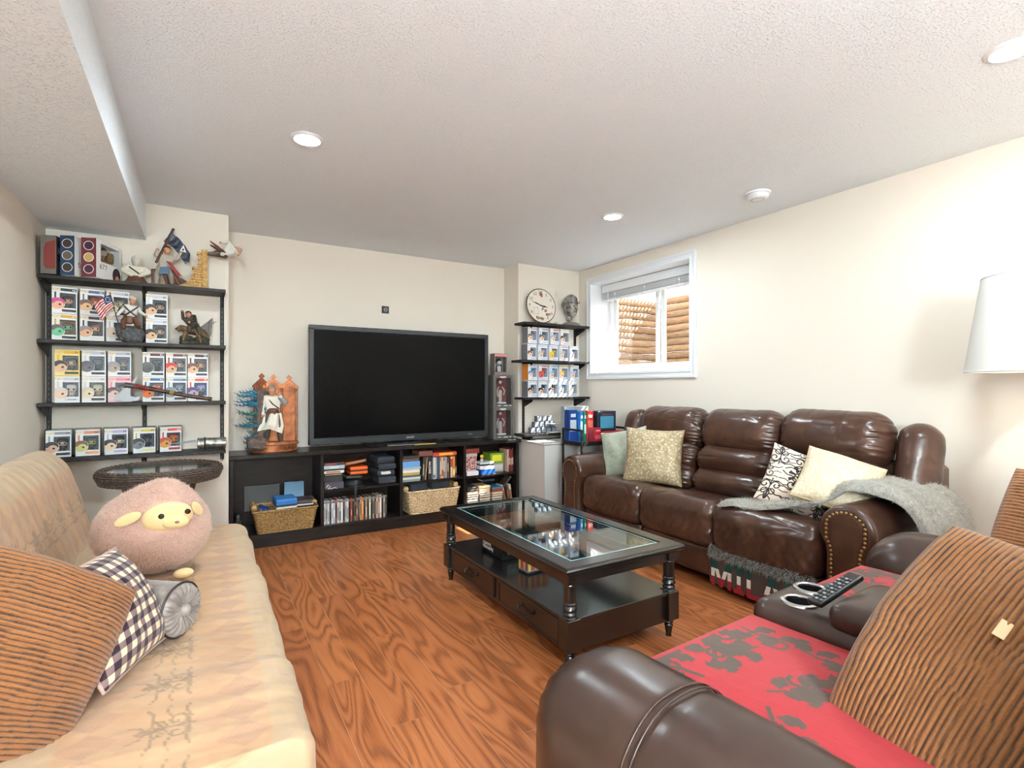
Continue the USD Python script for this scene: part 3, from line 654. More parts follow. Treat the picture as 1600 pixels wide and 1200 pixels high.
for r, z in ((.251, 1.272), (.191, 1.688)): obj('shade_rim', tube([(r * math.cos(a), r * math.sin(a), z) for a in np.linspace(0, 2 * np.pi, 64, endpoint=False)], .003, 6, True), TRIM, lamp, smooth=True)
obj('spider', cat_([tube([(0, 0, 1.40), (.19 * math.cos(a), .19 * math.sin(a), 1.66)], .002, 5) for a in (0, 2.09, 4.19)]), CHROME, lamp)
obj('bulb', trimesh.creation.icosphere(3, .035).apply_translation((0, 0, 1.47)), bulb_mat('warm_bulb', (1, .80, .52), LAMP_BULB), lamp, smooth=True)
obj('socket', lathe([(0, 1.36), (.02, 1.36), (.02, 1.44), (0, 1.44)], 16), BLACK, lamp, smooth=40)
up = thing('uplight_lamp', 'added black uplight out of view behind the viewer, fill for the ceiling', 'floor lamp', (.15, -2.1, 0))  # added fill light behind the viewer, washes the ceiling
obj('base', lathe([(0, 0), (.15, 0), (.15, .02), (.02, .035), (0, .035)], 32), BLACK, up, smooth=40)
obj('pole', lathe([(.013, .035), (.013, .95), (0, .95)], 14), BLACK, up, smooth=40)
obj('bowl', lathe([(0, .94), (.06, .95), (.15, 1.01), (.17, 1.06), (.166, 1.06), (.147, 1.015), (.058, .956), (0, .946)], 40), TRIM, up, smooth=40)
obj('bulb', trimesh.creation.icosphere(3, .042).apply_translation((0, 0, .998)), bulb_mat('cool_bulb', (.76, .925, 1.0), FILL_UPLIGHT), up, smooth=True)
gl = thing('globe_lamp', 'added white globe light out of view behind the viewer, frontal fill', 'floor lamp', (-.50, -2.1, 0))  # added fill light behind the viewer, lights the room from the front
obj('base', lathe([(0, 0), (.15, 0), (.15, .02), (.02, .035), (0, .035)], 32), BLACK, gl, smooth=40)
obj('pole', lathe([(.013, .035), (.013, 1.36), (0, 1.36)], 14), BLACK, gl, smooth=40)
obj('globe', trimesh.creation.icosphere(4, .28).apply_translation((0, 0, 1.62)), bulb_mat('globe_glow', (.78, .925, 1.0), FILL_GLOBE), gl, smooth=True)
# ------------------------------------------------------------------ wall shelves
def standard(x, y, z0, z1, parent):
    P = sbox(-.012, -.007, .012, .007)
    m = bx(x - .012, x + .012, y - .014, y, z0, z1, .001)
    slots = [bx(x - .003, x + .003, y - .0146, y - .013, z, z + .016) for z in np.arange(z0 + .02, z1 - .02, .034)]
    s = obj('upright', m, STEEL, parent)
    obj('slot_row', cat_(slots), mat('slot_dark', (.09, .07, .055), .7), s, kind='stuff')
def bracket(x, y0, y1, z, parent):
    P = Polygon([(y1, z), (y1, z - .075), (y1 - .012, z - .075), (y0 + .01, z - .022), (y0, z - .012), (y0, z)])
    m = trimesh.creation.extrude_polygon(P, .004, engine='earcut')     # (y, z) -> world
    V = np.array(m.vertices); m.vertices = np.stack([x - .002 + V[:, 2], V[:, 0], V[:, 1]], 1); m.fix_normals()
    obj('bracket', m, STEEL, parent)
SHELF = mat('shelf_black', (.016, .012, .011), .5, spec=.3)
shl = thing('wall_shelf', 'black track mounted wall shelves with four boards on the left wall', 'shelf unit', (0, 0, 0))
for x in (-.803, -.316, .137): standard(x, 4.257, .69, 1.875, shl)
LZ = [1.868, 1.487, 1.110, .778]
for z in LZ:
    obj('shelf_board', bx(XL + .004, .152, 4.03, 4.238, z - .022, z, .002), SHELF, shl)
    for x in (-.803, -.316, .137): bracket(x, 4.05, 4.243, z - .022, shl)
shr = thing('wall_shelf', 'black track mounted wall shelves with four boards in the corner by the window', 'shelf unit', (0, 0, 0))
for x in (2.772, 3.42): standard(x, 4.401, .68, 1.85, shr)
RZ = [1.836, 1.470, 1.108, .752]
for z, x0, x1 in zip(RZ, (2.66, 2.625, 2.66, 2.66), (3.465, 3.46, 3.465, 3.40)):
    obj('shelf_board', bx(x0, x1, 4.20, 4.382, z - .022, z, .002), SHELF, shr)
    for x in (2.772, 3.42 if x1 > 3.42 else 3.38): bracket(x, 4.225, 4.387, z - .022, shr)
# ------------------------------------------------------------------ figure boxes
def flat(name, c, r=.5): return mat(name, c, r)
CARD = mat('white_card', (.80, .80, .79), .45)
CLEAR = pane_mat('clear_plastic', (.95, .96, .97), .30, 1.45, .22)
PAL = {}
def C(r, g, b, rough=.5):
    k = f'tone_{r:02x}{g:02x}{b:02x}'
    return mat(k, srgb(r, g, b), rough)
INNER = mat('box_interior', srgb(120, 126, 135), .5)
PW, PD, PH = .117, .092, .160
_c = m3.Manifold.cube((PW, PD, PH)).translate((-PW / 2, 0, 0)) - m3.Manifold.cube((.074, .08, .088)).translate((-.022, -.01, .036))
_cm = _c.to_mesh(); CARTON = trimesh.Trimesh(np.array(_cm.vert_properties[:, :3]), np.array(_cm.tri_verts))
PANE = bx(-.023, .053, -.0008, -.0002, .035, .125)
LINER = bx(-.0215, .0515, .066, .0685, .0365, .1235)
HEADM = soft(.050, .042, .042, .019, (6, 6, 6)); HAIRM = soft(.054, .046, .034, .017, (6, 6, 5))
def plate(poly, y0, t=.0004):
    m = trimesh.creation.extrude_polygon(poly, t, engine='earcut'); V = np.array(m.vertices)
    m.vertices = np.stack([V[:, 0], y0 - V[:, 2], V[:, 1]], 1); m.fix_normals(); return m
_head = affinity.scale(Point(-.034, .060).buffer(.035, 10), 1.0, .95).intersection(sbox(-PW / 2 + .0008, .01, 0, .15))
_out = _head.buffer(.003).intersection(sbox(-PW / 2 + .0003, .0, .005, .15))
_hair = _head.buffer(.0015).intersection(sbox(-.08, .060, .0005, .15)).difference(Point(-.026, .052).buffer(.023)).intersection(sbox(-PW / 2 + .0003, .0, 0, .15))
HEADP, OUTP, HAIRP = plate(_head, -.0009), plate(_out, -.0004), plate(_hair if _hair.geom_type == 'Polygon' else max(_hair.geoms, key=lambda g: g.area), -.0014)
EYEP = plate(Point(-.022, .054).buffer(.006, 6), -.0013)
BAN = bx(-.018, PW / 2 - .003, -.0009, -.0001, .136, .152)
STRIP = bx(-.012, PW / 2 - .006, -.0009, -.0001, .012, .026)
SIDE = bx(-PW / 2 - .0006, -PW / 2 - .0001, .004, PD - .004, .004, PH - .004)
POPT = text('POP!', .0125, (-.040, -.0006, .1445), depth=.0005, bold=True)
SPINE = bx(-PW / 2 + .012, -PW / 2 + .020, -.0009, -.0001, .088, .128)
def popbox(label, x, y, z, rz=0, banner=(150, 150, 160), skin=(222, 178, 140), hair=(70, 50, 40), outfit=(90, 80, 75), strip=(40, 40, 44), side=None, number=None, name=None, frame=None, phair=None, group=None, protector=False, inner=None, nm='figure_box'):
    t = thing(nm, label, 'toy box', (x, y, z), rz, group)
    obj('carton', CARTON, C(*frame) if frame else CARD, t)
    obj('liner', LINER, C(*inner) if inner else INNER, t)
    f = obj('toy_figure', T(HEADM, (.016, .034, .084)), C(*skin), t, smooth=True)
    obj('hair', T(HAIRM, (.016, .036, .095)), C(*hair), f, smooth=True)
    obj('body', cat_([T(soft(.026, .020, .026, .008, (3, 3, 3)), (.016, .036, .055))] + [T(trimesh.creation.capsule(.012, .006, count=[6, 8]), (.016 + s, .036, .038)) for s in (-.008, .008)] + [tube([(.016 + s * .012, .036, .064), (.016 + s * .02, .033, .050)], .0045, 6) for s in (-1, 1)]), C(*outfit), f, smooth=True)
    obj('eyes', cat_([T(trimesh.creation.icosphere(1, .0048), (.016 + s * .012, .0145, .081)) for s in (-1, 1)]), C(15, 13, 12, .2), f, smooth=True)
    obj('window_film', PANE, CLEAR, t)
    obj('banner', BAN, C(*banner), t); obj('name_strip', STRIP, C(*strip), t); obj('side_band', SPINE, C(*banner), t)
    obj('lettering', POPT, C(226, 176, 70), t)
    o = obj('printed_outline', OUTP, C(238, 236, 232), t)
    obj('printed_face', HEADP, C(*skin), t); obj('printed_hair', HAIRP, C(*(phair or hair)), t); obj('printed_eye', EYEP, C(20, 17, 15), t)
    if side: obj('side_panel', SIDE, C(*side), t)
    if number: obj('number', text(number, .010, (.042, -.0009, .144), depth=.0005, bold=True), C(245, 243, 238) if sum(banner) < 420 else C(40, 42, 60), t)
    if name: obj('name_lettering', text(name, .0075, (.022, -.0009, .019), depth=.0005, bold=True), C(235, 233, 228) if sum(strip) < 420 else C(40, 38, 40), t)
    if protector: obj('protector_case', trimesh.creation.box((PW + .012, PD + .010, PH + .010)).apply_translation((0, PD / 2 - .001, PH / 2 + .002)), CLEAR, t)
    return t
Y2 = 4.095
W2 = 'on second left shelf'
for (x, up, kw, d) in (
  (-.700, 1, dict(banner=(40, 44, 40), number='46', skin=(232, 170, 140), hair=(70, 50, 46), phair=(196, 70, 140), side=(45, 38, 34)), 'pink haired face print'),
  (-.700, 0, dict(banner=(210, 160, 40), number='47', skin=(110, 200, 150), hair=(120, 90, 60), phair=(98, 84, 92), inner=(176, 146, 96), outfit=(150, 120, 80), side=(45, 38, 34)), 'mint green face print and yellow banner'),
  (-.570, 1, dict(banner=(90, 98, 130), number='42', skin=(226, 178, 132), hair=(176, 60, 46), phair=(110, 80, 60)), 'brown haired face behind striped flag'),
  (-.570, 0, dict(banner=(58, 48, 48), number='24', skin=(224, 170, 130), hair=(150, 120, 110), strip=(225, 222, 218), phair=(150, 130, 128)), 'grey haired face print with dark glasses'),
  (-.442, 1, dict(banner=(200, 202, 212), number='53', skin=(206, 198, 150), hair=(120, 120, 100)), 'pale mask-like figure behind the flag pole'),
  (-.442, 0, dict(banner=(180, 178, 190), number='61', skin=(214, 194, 176), hair=(150, 120, 90), phair=(210, 190, 175)), 'pale face print behind grey rock')):
    popbox(f'toy box with {d}, {"upper" if up else "lower"} row, second left shelf', x, Y2 + (-.01 if x < -.6 else 0), LZ[1] + (PH + .0015) * up, 13, group=None, **kw)
for up, kw, d in ((1, dict(banner=(208, 208, 220), number='26', hair=(40, 34, 34), outfit=(50, 40, 36)), 'number 26 in its banner'), (0, dict(banner=(200, 204, 216), number='27', hair=(44, 34, 30), outfit=(60, 50, 48)), 'number 27 in its banner')):
    popbox(f'toy box with {d}, {"above" if up else "below"} its twin, second left shelf', -.24, Y2, LZ[1] + (PH + .0015) * up, 4, **kw)
W3 = 'on third left shelf'
R3 = [(-.689, [dict(banner=(226, 178, 40), number='70', hair=(52, 48, 50), frame=(240, 214, 130), strip=(60, 54, 40)), dict(banner=(205, 206, 210), number='20', skin=(236, 196, 170), hair=(214, 206, 200), outfit=(200, 190, 180), strip=(210, 212, 220), name='ALTAIR')], ['a yellow banner and black cap print', 'a name strip reading ALTAIR']),
  (-.562, [dict(banner=(196, 198, 206), number='58', skin=(98, 96, 104), hair=(70, 68, 76), outfit=(60, 58, 62), phair=(84, 82, 92)), dict(banner=(214, 206, 210), number='14', skin=(226, 208, 180), hair=(206, 196, 170), outfit=(160, 140, 90), inner=(130, 120, 100))], ['dark beast figure and number 58', 'a pale figure and cream face print']),
  (-.434, [dict(banner=(190, 194, 204), number='57', skin=(170, 150, 140), hair=(110, 90, 80), phair=(140, 140, 150), inner=(110, 140, 170)), dict(banner=(232, 130, 150), number='66', skin=(224, 190, 180), hair=(90, 70, 70), frame=(236, 200, 204))], ['a grey figure and number 57', 'a pink banner behind the axe head']),
  (-.257, [dict(banner=(92, 24, 40), number='31', skin=(70, 72, 72), hair=(52, 54, 54), outfit=(40, 40, 42), phair=(86, 90, 88)), dict(banner=(30, 96, 150), number='46', skin=(224, 110, 40), hair=(170, 60, 40), phair=(214, 96, 30))], ['a dark horned figure and maroon banner', 'an orange printed face and blue banner']),
  (-.132, [dict(banner=(120, 56, 46), number='12', hair=(80, 44, 40), phair=(206, 40, 40)), dict(banner=(110, 150, 190), number='11', skin=(150, 160, 176), hair=(120, 130, 146))], ['a red bandana print', 'grey blue figure behind the axe handle']),
  (-.010, [dict(banner=(70, 36, 40), number='22', hair=(120, 84, 62), outfit=(110, 90, 80), phair=(110, 66, 50)), dict(banner=(206, 70, 64), number='09', skin=(180, 170, 190), hair=(150, 140, 190), phair=(96, 70, 120), inner=(90, 130, 170))], ['brown haired figure, rightmost', 'purple hair and red banner, rightmost'])]
for x, kws, ds in R3:
    for up in (1, 0):
        kw = kws[1 - up]
        popbox(f'toy box with {ds[1 - up]}, {"upper" if up else "lower"} row, third left shelf', x, Y2, LZ[2] + (PH + .0015) * up, 3 if x < -.3 else 1, **kw)
W4 = 'on lowest left shelf'
for x, d, kw in ((-.728, 'a black brimmed hat print, leftmost', dict(banner=(150, 150, 156), number='19', skin=(214, 170, 140), hair=(24, 22, 22), outfit=(40, 30, 28))),
  (-.590, 'an orange side band and green faced figure', dict(banner=(222, 130, 70), number='42', skin=(206, 200, 120), hair=(90, 88, 84), phair=(130, 90, 50), strip=(236, 160, 90))),
  (-.450, 'a lilac name strip and dark haired figure', dict(banner=(190, 176, 206), number='15', skin=(232, 200, 170), hair=(30, 26, 28), strip=(190, 170, 206), side=(70, 60, 80))),
  (-.305, 'a yellow banner and black helmet figure', dict(banner=(220, 196, 60), number='06', skin=(120, 124, 130), hair=(26, 26, 28), outfit=(40, 40, 42), strip=(226, 220, 150))),
  (-.163, 'a red banner and tiger striped print', dict(banner=(214, 70, 40), number='41', skin=(220, 150, 60), hair=(190, 80, 50), outfit=(150, 40, 40), strip=(160, 40, 44)))):
    popbox(f'toy box with {d}, {W4}', x, 4.085, LZ[3] + .004, 6, protector=True, **kw)
# three larger boxes on the top shelf
def bigbox(label, x, y, w, d, h, rz, spine, front, win, circ, number=None, extra=None):
    """spine towards -y (width w), window front towards +x (length d)"""
    t = thing('figure_box', label, 'toy box', (x, y, LZ[0]), rz)
    b = m3.Manifold.cube((w, d, h)).translate((-w, 0, 0)) - m3.Manifold.cube((w * .7, win[1] - win[0], win[3] - win[2])).translate((-w * .6, win[0], win[2]))
    bm = b.to_mesh(); obj('carton', trimesh.Trimesh(np.array(bm.vert_properties[:, :3]), np.array(bm.tri_verts)), C(*front), t)
    obj('spine_panel', bx(-w - .0003, .0003, -.0012, -.0002, 0, h), C(*spine), t)
    obj('window_film', bx(.0002, .001, win[0] - .001, win[1] + .001, win[2] - .001, win[3] + .001), CLEAR, t)
    f = obj('toy_figure', T(trimesh.creation.icosphere(2, .026), (-.03, win[0] + .065, win[3] - .04)), C(176, 160, 150), t, smooth=True)
    obj('hair', T(trimesh.creation.icosphere(2, .028), (-.034, win[0] + .067, win[3] - .032)), C(60, 50, 54), f, smooth=True)
    obj('body', cat_([T(soft(.03, .03, .05, .01, (3, 3, 3)), (-.03, win[0] + .065, win[2] + .035)), T(soft(.03, .05, .07, .012, (3, 3, 3)), (-.03, win[1] - .045, win[2] + .05))]), C(150, 110, 60), f, smooth=True)
    for k, (zz, c) in enumerate(circ):
        obj('printed_ring', T(lathe([(.024, 0), (.028, 0), (.028, .0006), (.024, .0006), (.024, 0)], 24), (-w / 2, -.0012, h * zz), 90, (1, 0, 0)), C(232, 226, 220), t)
        obj('printed_disc', T(lathe([(0, 0), (.024, 0), (.024, .0004), (0, .0004)], 24), (-w / 2, -.0012, h * zz), 90, (1, 0, 0)), C(*c), t)
    if number:
        obj('number', text(number, .03, (.0003, .028 + .014 * len(number), win[2] - .030), '+x', .0006, squash=.95), C(110, 46, 52) if number == '677' else C(60, 60, 60), t)
    if extra: extra(t)
    return t
def p677(t):
    obj('printed_head', T(affinity_plate(.042, .05), (.0009, .205, .045)), C(46, 26, 38), t); obj('printed_face', T(affinity_plate(.022, .02), (.0013, .213, .028)), C(216, 140, 100), t)
def affinity_plate(ry, rz_):
    m = trimesh.creation.cylinder(1, .0005, sections=28); m.apply_scale([rz_, ry, 1]); m.apply_transform(trimesh.transformations.rotation_matrix(math.pi / 2, [0, 1, 0])); return m
WT = 'on top left shelf'
bigbox(f'grey toy box with dark red panel in the corner, leftmost {WT}', -.722, 3.99, .075, .22, .225, -14, (112, 108, 100), (34, 30, 32), (.02, .2, .03, .2), [], None, lambda t: obj('red_panel', plate(Polygon([(-.06, .05), (-.05, .03), (-.004, .03), (-.004, .2), (-.05, .18), (-.06, .15)]), -.0013), C(124, 52, 48), t))
bigbox(f'toy box with blue spine numbered 55 {WT}', -.638, 3.985, .074, .24, .235, -20, (38, 66, 96), (232, 230, 226), (.07, .22, .10, .205), ((.8, (70, 56, 50)), (.5, (112, 98, 88)), (.2, (70, 56, 50))), '55')
bigbox(f'toy box with maroon spine numbered 677 {WT}', -.535, 3.975, .080, .26, .235, -22, (108, 44, 52), (236, 234, 232), (.045, .235, .105, .212), ((.8, (66, 40, 60)), (.5, (196, 168, 96)), (.2, (66, 40, 60))), '677', p677)
# ------------------------------------------------------------------ statuettes (plain stand-ins)
SKIN = C(196, 140, 108); CREAM = C(224, 216, 200); GREYS = C(120, 118, 114); BROWN = C(92, 56, 40); DARKB = C(52, 40, 34); NAVY = C(46, 56, 72)
def noisy(m, amp, fr, seed=0):
    V = np.array(m.vertices); m.vertices = V + np.array(m.vertex_normals) * (amp * (meshkit.fbm(V * fr + seed, 4, seed) - .5) * 2)[:, None]; return m
def figure(parent, head, neck, hips, armL, armR, legL, legR, s, top, legs, hair, skin=None, coat=None, e=.006):
    """a small sculpted person of height-scale s: torso with arms, legs, head with hair"""
    n = np.array
    sh = n(neck); hp = n(hips); d = (sh - hp); side = np.cross(d, n([0, -1, 0])); side /= np.linalg.norm(side); 
    sl, sr = sh - side * .10 * s - d * .05, sh + side * .10 * s - d * .05
    tors = m3.Manifold.batch_hull([sph(sl, .045 * s), sph(sr, .045 * s), sph(hp + d * .45, .085 * s), sph(hp, .09 * s)])
    tors += limbs([(*sl, .042 * s), *[(*a, r * s) for a, r in zip(armL, (.036, .028))]]) + limbs([(*sr, .042 * s), *[(*a, r * s) for a, r in zip(armR, (.036, .028))]])
    b = obj('tunic', smooth_skin(tors, e, 4), top, parent, smooth=True)
    lg = limbs([(*(hp - side * .05 * s), .07 * s), *[(*a, r * s) for a, r in zip(legL, (.052, .036))]]) + limbs([(*(hp + side * .05 * s), .07 * s), *[(*a, r * s) for a, r in zip(legR, (.052, .036))]])
    obj('legs', smooth_skin(lg, e, 4), legs, parent, smooth=True)
    hd = n(head)
    h = m3.Manifold.batch_hull([sph(hd, .062 * s), sph(hd + n([0, -.012, -.05]) * s, .036 * s)]) + bone(hd, .03 * s, sh, .038 * s) + sph(hd + n([0, -.066, -.012]) * s, .012 * s)
    hh = obj('head', smooth_skin(h, e, 3), skin or SKIN, parent, smooth=True)
    cap = m3.Manifold.batch_hull([sph(hd + n([0, .014, .018]) * s, .066 * s), sph(hd + n([0, .03, -.03]) * s, .05 * s)]) - m3.Manifold.cube((.3 * s, .1 * s, .12 * s), True).translate(tuple(hd + n([0, -.085, -.045]) * s))
    obj('hair', smooth_skin(cap, e, 2), hair, hh, smooth=True)
    obj('hands', cat_([T(trimesh.creation.icosphere(2, .03 * s), tuple(a[-1])) for a in (armL, armR)]), skin or SKIN, parent, smooth=True)
def cloth(parent, name, pts, m, n=8, t=.004, wave=.006, seed=0):
    """a thick cloth panel through a grid of control rows"""
    P_ = np.array(pts, float); r, c = P_.shape[:2]
    a = np.linspace(0, r - 1, n * (r - 1) + 1); b = np.linspace(0, c - 1, n * (c - 1) + 1)
    def lerp(A, x, ax):
        i = np.clip(x.astype(int), 0, A.shape[ax] - 2); f = (x - i); f = f.reshape((-1, 1, 1) if ax == 0 else (1, -1, 1))
        return np.take(A, i, ax) * (1 - f) + np.take(A, i + 1, ax) * f
    G = lerp(lerp(P_, a, 0), b, 1); R_, C_ = G.shape[:2]
    N = np.cross(np.gradient(G, axis=0), np.gradient(G, axis=1)); N /= np.linalg.norm(N, axis=2)[..., None] + 1e-9
    uu = np.linspace(0, 1, C_)[None, :] + np.zeros((R_, 1)); vv = np.linspace(0, 1, R_)[:, None] + np.zeros((1, C_))
    G = G + N * (wave * np.sin(uu * 19 + 3 * vv + seed))[..., None]
    idx = np.arange(R_ * C_).reshape(R_, C_); f = np.stack([idx[:-1, :-1], idx[1:, :-1], idx[1:, 1:], idx[:-1, 1:]], -1).reshape(-1, 4)
    f1 = np.vstack([f[:, :3], f[:, [0, 2, 3]]]); V = np.vstack([(G + N * t / 2).reshape(-1, 3), (G - N * t / 2).reshape(-1, 3)])
    bd = np.concatenate([idx[:-1, 0], idx[-1, :-1], idx[1:, -1][::-1], idx[0, 1:][::-1]]); nb = np.roll(bd, -1); o = R_ * C_
    mm = trimesh.Trimesh(V, np.vstack([f1, f1[:, ::-1] + o, np.stack([bd, nb + o, bd + o], 1), np.stack([bd, nb, nb + o], 1)]), process=False); mm.fix_normals()
    return mm if name is None else obj(name, mm, m, parent, smooth=40)
# bust
t = thing('bust', 'small white bust of a man with folded arms on brown base, top left shelf', 'statuette', (-.352, 4.13, LZ[0]))
bm_ = m3.Manifold.batch_hull([sph((-.035, 0, .10), .02), sph((.035, 0, .10), .02), sph((0, 0, .05), .04)])
for s in (-1, 1): bm_ += limbs([(s * .04, 0, .105, .02), (s * .064, -.005, .085, .018), (s * .02, -.03, .055, .014)])
obj('torso', smooth_skin(bm_, .005, 4), CREAM, t, smooth=True)
obj('head', smooth_skin(m3.Manifold.batch_hull([sph((0, -.005, .155), .026), sph((0, -.014, .135), .016)]) + bone((0, 0, .14), .014, (0, 0, .1), .018), .005, 3), C(206, 200, 188), t, smooth=True)
obj('hair', smooth_skin(m3.Manifold.batch_hull([sph((0, .004, .163), .028), sph((0, .01, .135), .022)]) - m3.Manifold.cube((.1, .04, .05), True).translate((0, -.036, .143)), .005, 2), CREAM, t, smooth=True)
obj('strap', cat_([tube([(-.034, -.028, .105), (0, -.043, .078), (.03, -.036, .055)], .004, 6)]), DARKB, t, smooth=True)
obj('base', lathe([(0, 0), (.062, 0), (.064, .012), (.05, .03), (.04, .05), (0, .055)], 24), BROWN, t, smooth=40)
# flag bearer
t = thing('statuette', 'statuette of a figure holding up a pole with ragged dark blue flag', 'statuette', (-.185, 4.13, LZ[0]))
obj('pole', tube([(-.06, -.02, .15), (0.0, 0, .30), (.035, .01, .395)], .008, 8), BROWN, t, smooth=True)
fg = obj('flag', cloth(None, None, [[(.02, 0, .37), (.06, -.01, .335), (.10, 0, .29), (.13, -.005, .235)], [(.005, .005, .335), (.045, -.012, .285), (.085, 0, .24), (.125, 0, .18)], [(-.02, 0, .30), (.03, .0, .27), (.07, 0, .22), (.10, 0, .165)]], None, 8, .003, .006), NAVY, t, smooth=40)
tri = Polygon([(.092, .29), (.070, .245), (.107, .240)]); obj('emblem', plate(tri.difference(tri.buffer(-.0075)), -.014, .002), C(226, 226, 226), fg)
figure(t, (0, -.012, .245), (-.005, 0, .205), (-.02, 0, .125), [(-.06, -.01, .20), (-.05, -.02, .235)], [(.055, -.01, .19), (.075, -.005, .235)], [(-.055, -.02, .075), (-.06, -.01, .01)], [(.02, -.03, .075), (.025, -.01, .03)], .33, C(176, 168, 156), C(150, 140, 126), DARKB)
cloth(t, 'coat_tail', [[(-.04, 0, .125), (0, -.02, .13), (.03, .01, .12)], [(-.02, .01, .07), (.03, -.015, .075), (.07, .01, .065)], [(-.01, .02, .025), (.06, 0, .015), (.115, .01, .05)]], BROWN, 8, .004, .006)
cloth(t, 'sash', [[(-.005, -.04, .165), (.02, -.042, .16)], [(.03, -.045, .115), (.05, -.04, .115)], [(.055, -.04, .075), (.085, -.03, .075)]], C(150, 34, 34), 8, .004, .002)
cloth(t, 'apron', [[(-.035, -.045, .12), (.01, -.05, .125)], [(-.045, -.05, .075), (.015, -.052, .078)]], C(76, 100, 126), 6, .004, .002)
obj('stump', noisy(T(trimesh.creation.cylinder(.012, .11, sections=10).subdivide(), (-.075, .0, .055)), .003, 60), BROWN, t, smooth=True)
obj('base', noisy(soft(.15, .09, .012, .006, (10, 8, 3)), .004, 40).apply_translation((-.01, 0, .006)), C(176, 140, 96), t, smooth=True)
# tower with a leaping figure
t = thing('statuette', 'statuette of a figure diving off a broken sandstone tower', 'statuette', (.005, 4.13, LZ[0]))
SAND = mat('sandstone', srgb(206, 168, 106), .8, noise=(40, srgb(168, 122, 66), .4, .65), bump=(120, .4, .004))
rs = np.random.default_rng(3); wl = []
for i in range(14):
    z = .012 + .0172 * i; w = .018 + .085 * max(0, 1 - i / 9) ** 1.6 + (.018 if i in (6, 7) else 0); x = .04
    while x > .04 - .03 - w:
        l = rs.uniform(.014, .022); wl.append(bx(x - l + .0006, x, -.022 + rs.uniform(-.003, .002), .022, z, z + .0165, .002)); x -= l
obj('tower', cat_(wl + [bx(.004, .044, -.026, .026, .25, .272, .003), bx(.012, .03, -.0275, .0, .015, .25, .002)]), SAND, t)
obj('base', noisy(soft(.16, .08, .016, .007, (12, 8, 3)), .004, 50).apply_translation((-.03, 0, .008)), SAND, t, smooth=True)
figure(t, (.235, 0, .305), (.20, 0, .315), (.135, 0, .265), [(.175, .01, .35), (.12, .02, .345)], [(.215, -.02, .28), (.225, -.03, .262)], [(.08, -.012, .255), (.035, -.01, .25)], [(.08, .015, .257), (.035, .012, .255)], .30, C(212, 208, 200), C(86, 74, 62), C(190, 186, 180))
for k in (0, 1): cloth(t, 'coat_tail', [[(.14, .012 - .03 * k, .285), (.15, .0 - .03 * k, .265)], [(.10, .01 - .03 * k, .315 - .02 * k), (.11, -.005 - .03 * k, .29 - .02 * k)], [(.055, .01 - .03 * k, .345 - .035 * k), (.06, .0 - .03 * k, .335 - .035 * k)]], C(98, 48, 42), 6, .004, .003)
# striped flag bearer on a rock
t = thing('statuette', 'statuette of a figure on grey rock with striped and starred flag', 'statuette', (-.375, 4.048, LZ[1]))
obj('rock', noisy(soft(.14, .075, .115, .037, (16, 12, 12)), .024, 26, 4).apply_translation((.0, 0, .056)), mat('grey_rock', srgb(96, 98, 100), .8, noise=(60, srgb(60, 62, 64), .4, .6)), t, smooth=20)
obj('snow', noisy(soft(.06, .05, .016, .007, (8, 8, 4)), .004, 60, 2).apply_translation((-.008, -.012, .108)), CREAM, t, smooth=True)
figure(t, (.012, -.03, .265), (.010, -.02, .225), (.0, -.01, .155), [(-.04, -.03, .195), (-.065, -.035, .16)], [(.055, -.03, .19), (.085, -.05, .165)], [(-.03, -.05, .125), (-.03, -.045, .085)], [(.04, -.03, .11), (.05, -.01, .08)], .29, C(222, 220, 216), C(96, 56, 40), C(226, 222, 214))
obj('belts', cat_([tube([(-.028, -.045, .222), (.0, -.055, .19), (.035, -.045, .16)], .004, 6), tube([(.045, -.045, .222), (.01, -.055, .19), (-.03, -.045, .16)], .004, 6)]), DARKB, t, smooth=True)
obj('satchel', soft(.04, .03, .05, .012, (6, 6, 6)).apply_translation((.0, -.045, .135)), BROWN, t, smooth=True)
obj('flag_pole', tube([(-.035, -.05, .03), (-.065, -.05, .15), (-.098, -.045, .30)], .0025, 6), DARKB, t, smooth=True)
rows = np.array([[(-.098, -.048, .285), (-.125, -.055, .265), (-.158, -.045, .24), (-.172, -.05, .205)], [(-.085, -.05, .245), (-.112, -.058, .225), (-.14, -.048, .19), (-.155, -.055, .165)], [(-.078, -.052, .21), (-.10, -.06, .18), (-.12, -.05, .145), (-.13, -.056, .12)]])
fm = cloth(None, None, rows, None, 24, .0025, .004); V = np.array(fm.vertices); hN = len(V) // 2; R_ = 49; Cn = 73
vv = np.tile((np.repeat(np.arange(R_), Cn) / (R_ - 1)), 2)[:len(V)]; uu = np.tile(np.tile(np.arange(Cn), R_) / (Cn - 1), 2)[:len(V)]
st = (np.floor(vv * 13) % 2 == 0)[:, None]; colf = np.where(st, srgb(178, 38, 48), srgb(232, 226, 220)); can = ((uu < .4) & (vv < .54)); colf = np.where(can[:, None], srgb(44, 62, 104), colf)
a_ = np.arctan2(vv - .27, (uu - .2) * 1.4); rr_ = np.hypot(vv - .27, (uu - .2) * 1.4); stars = can & (np.abs(rr_ - .17) < .03) & (np.cos(a_ * 13) > .2); colf = np.where(stars[:, None], srgb(236, 236, 240), colf)
obj('flag', fm, mat('printed_cloth', rough=.7, attr=True), t, smooth=True, col=colf)
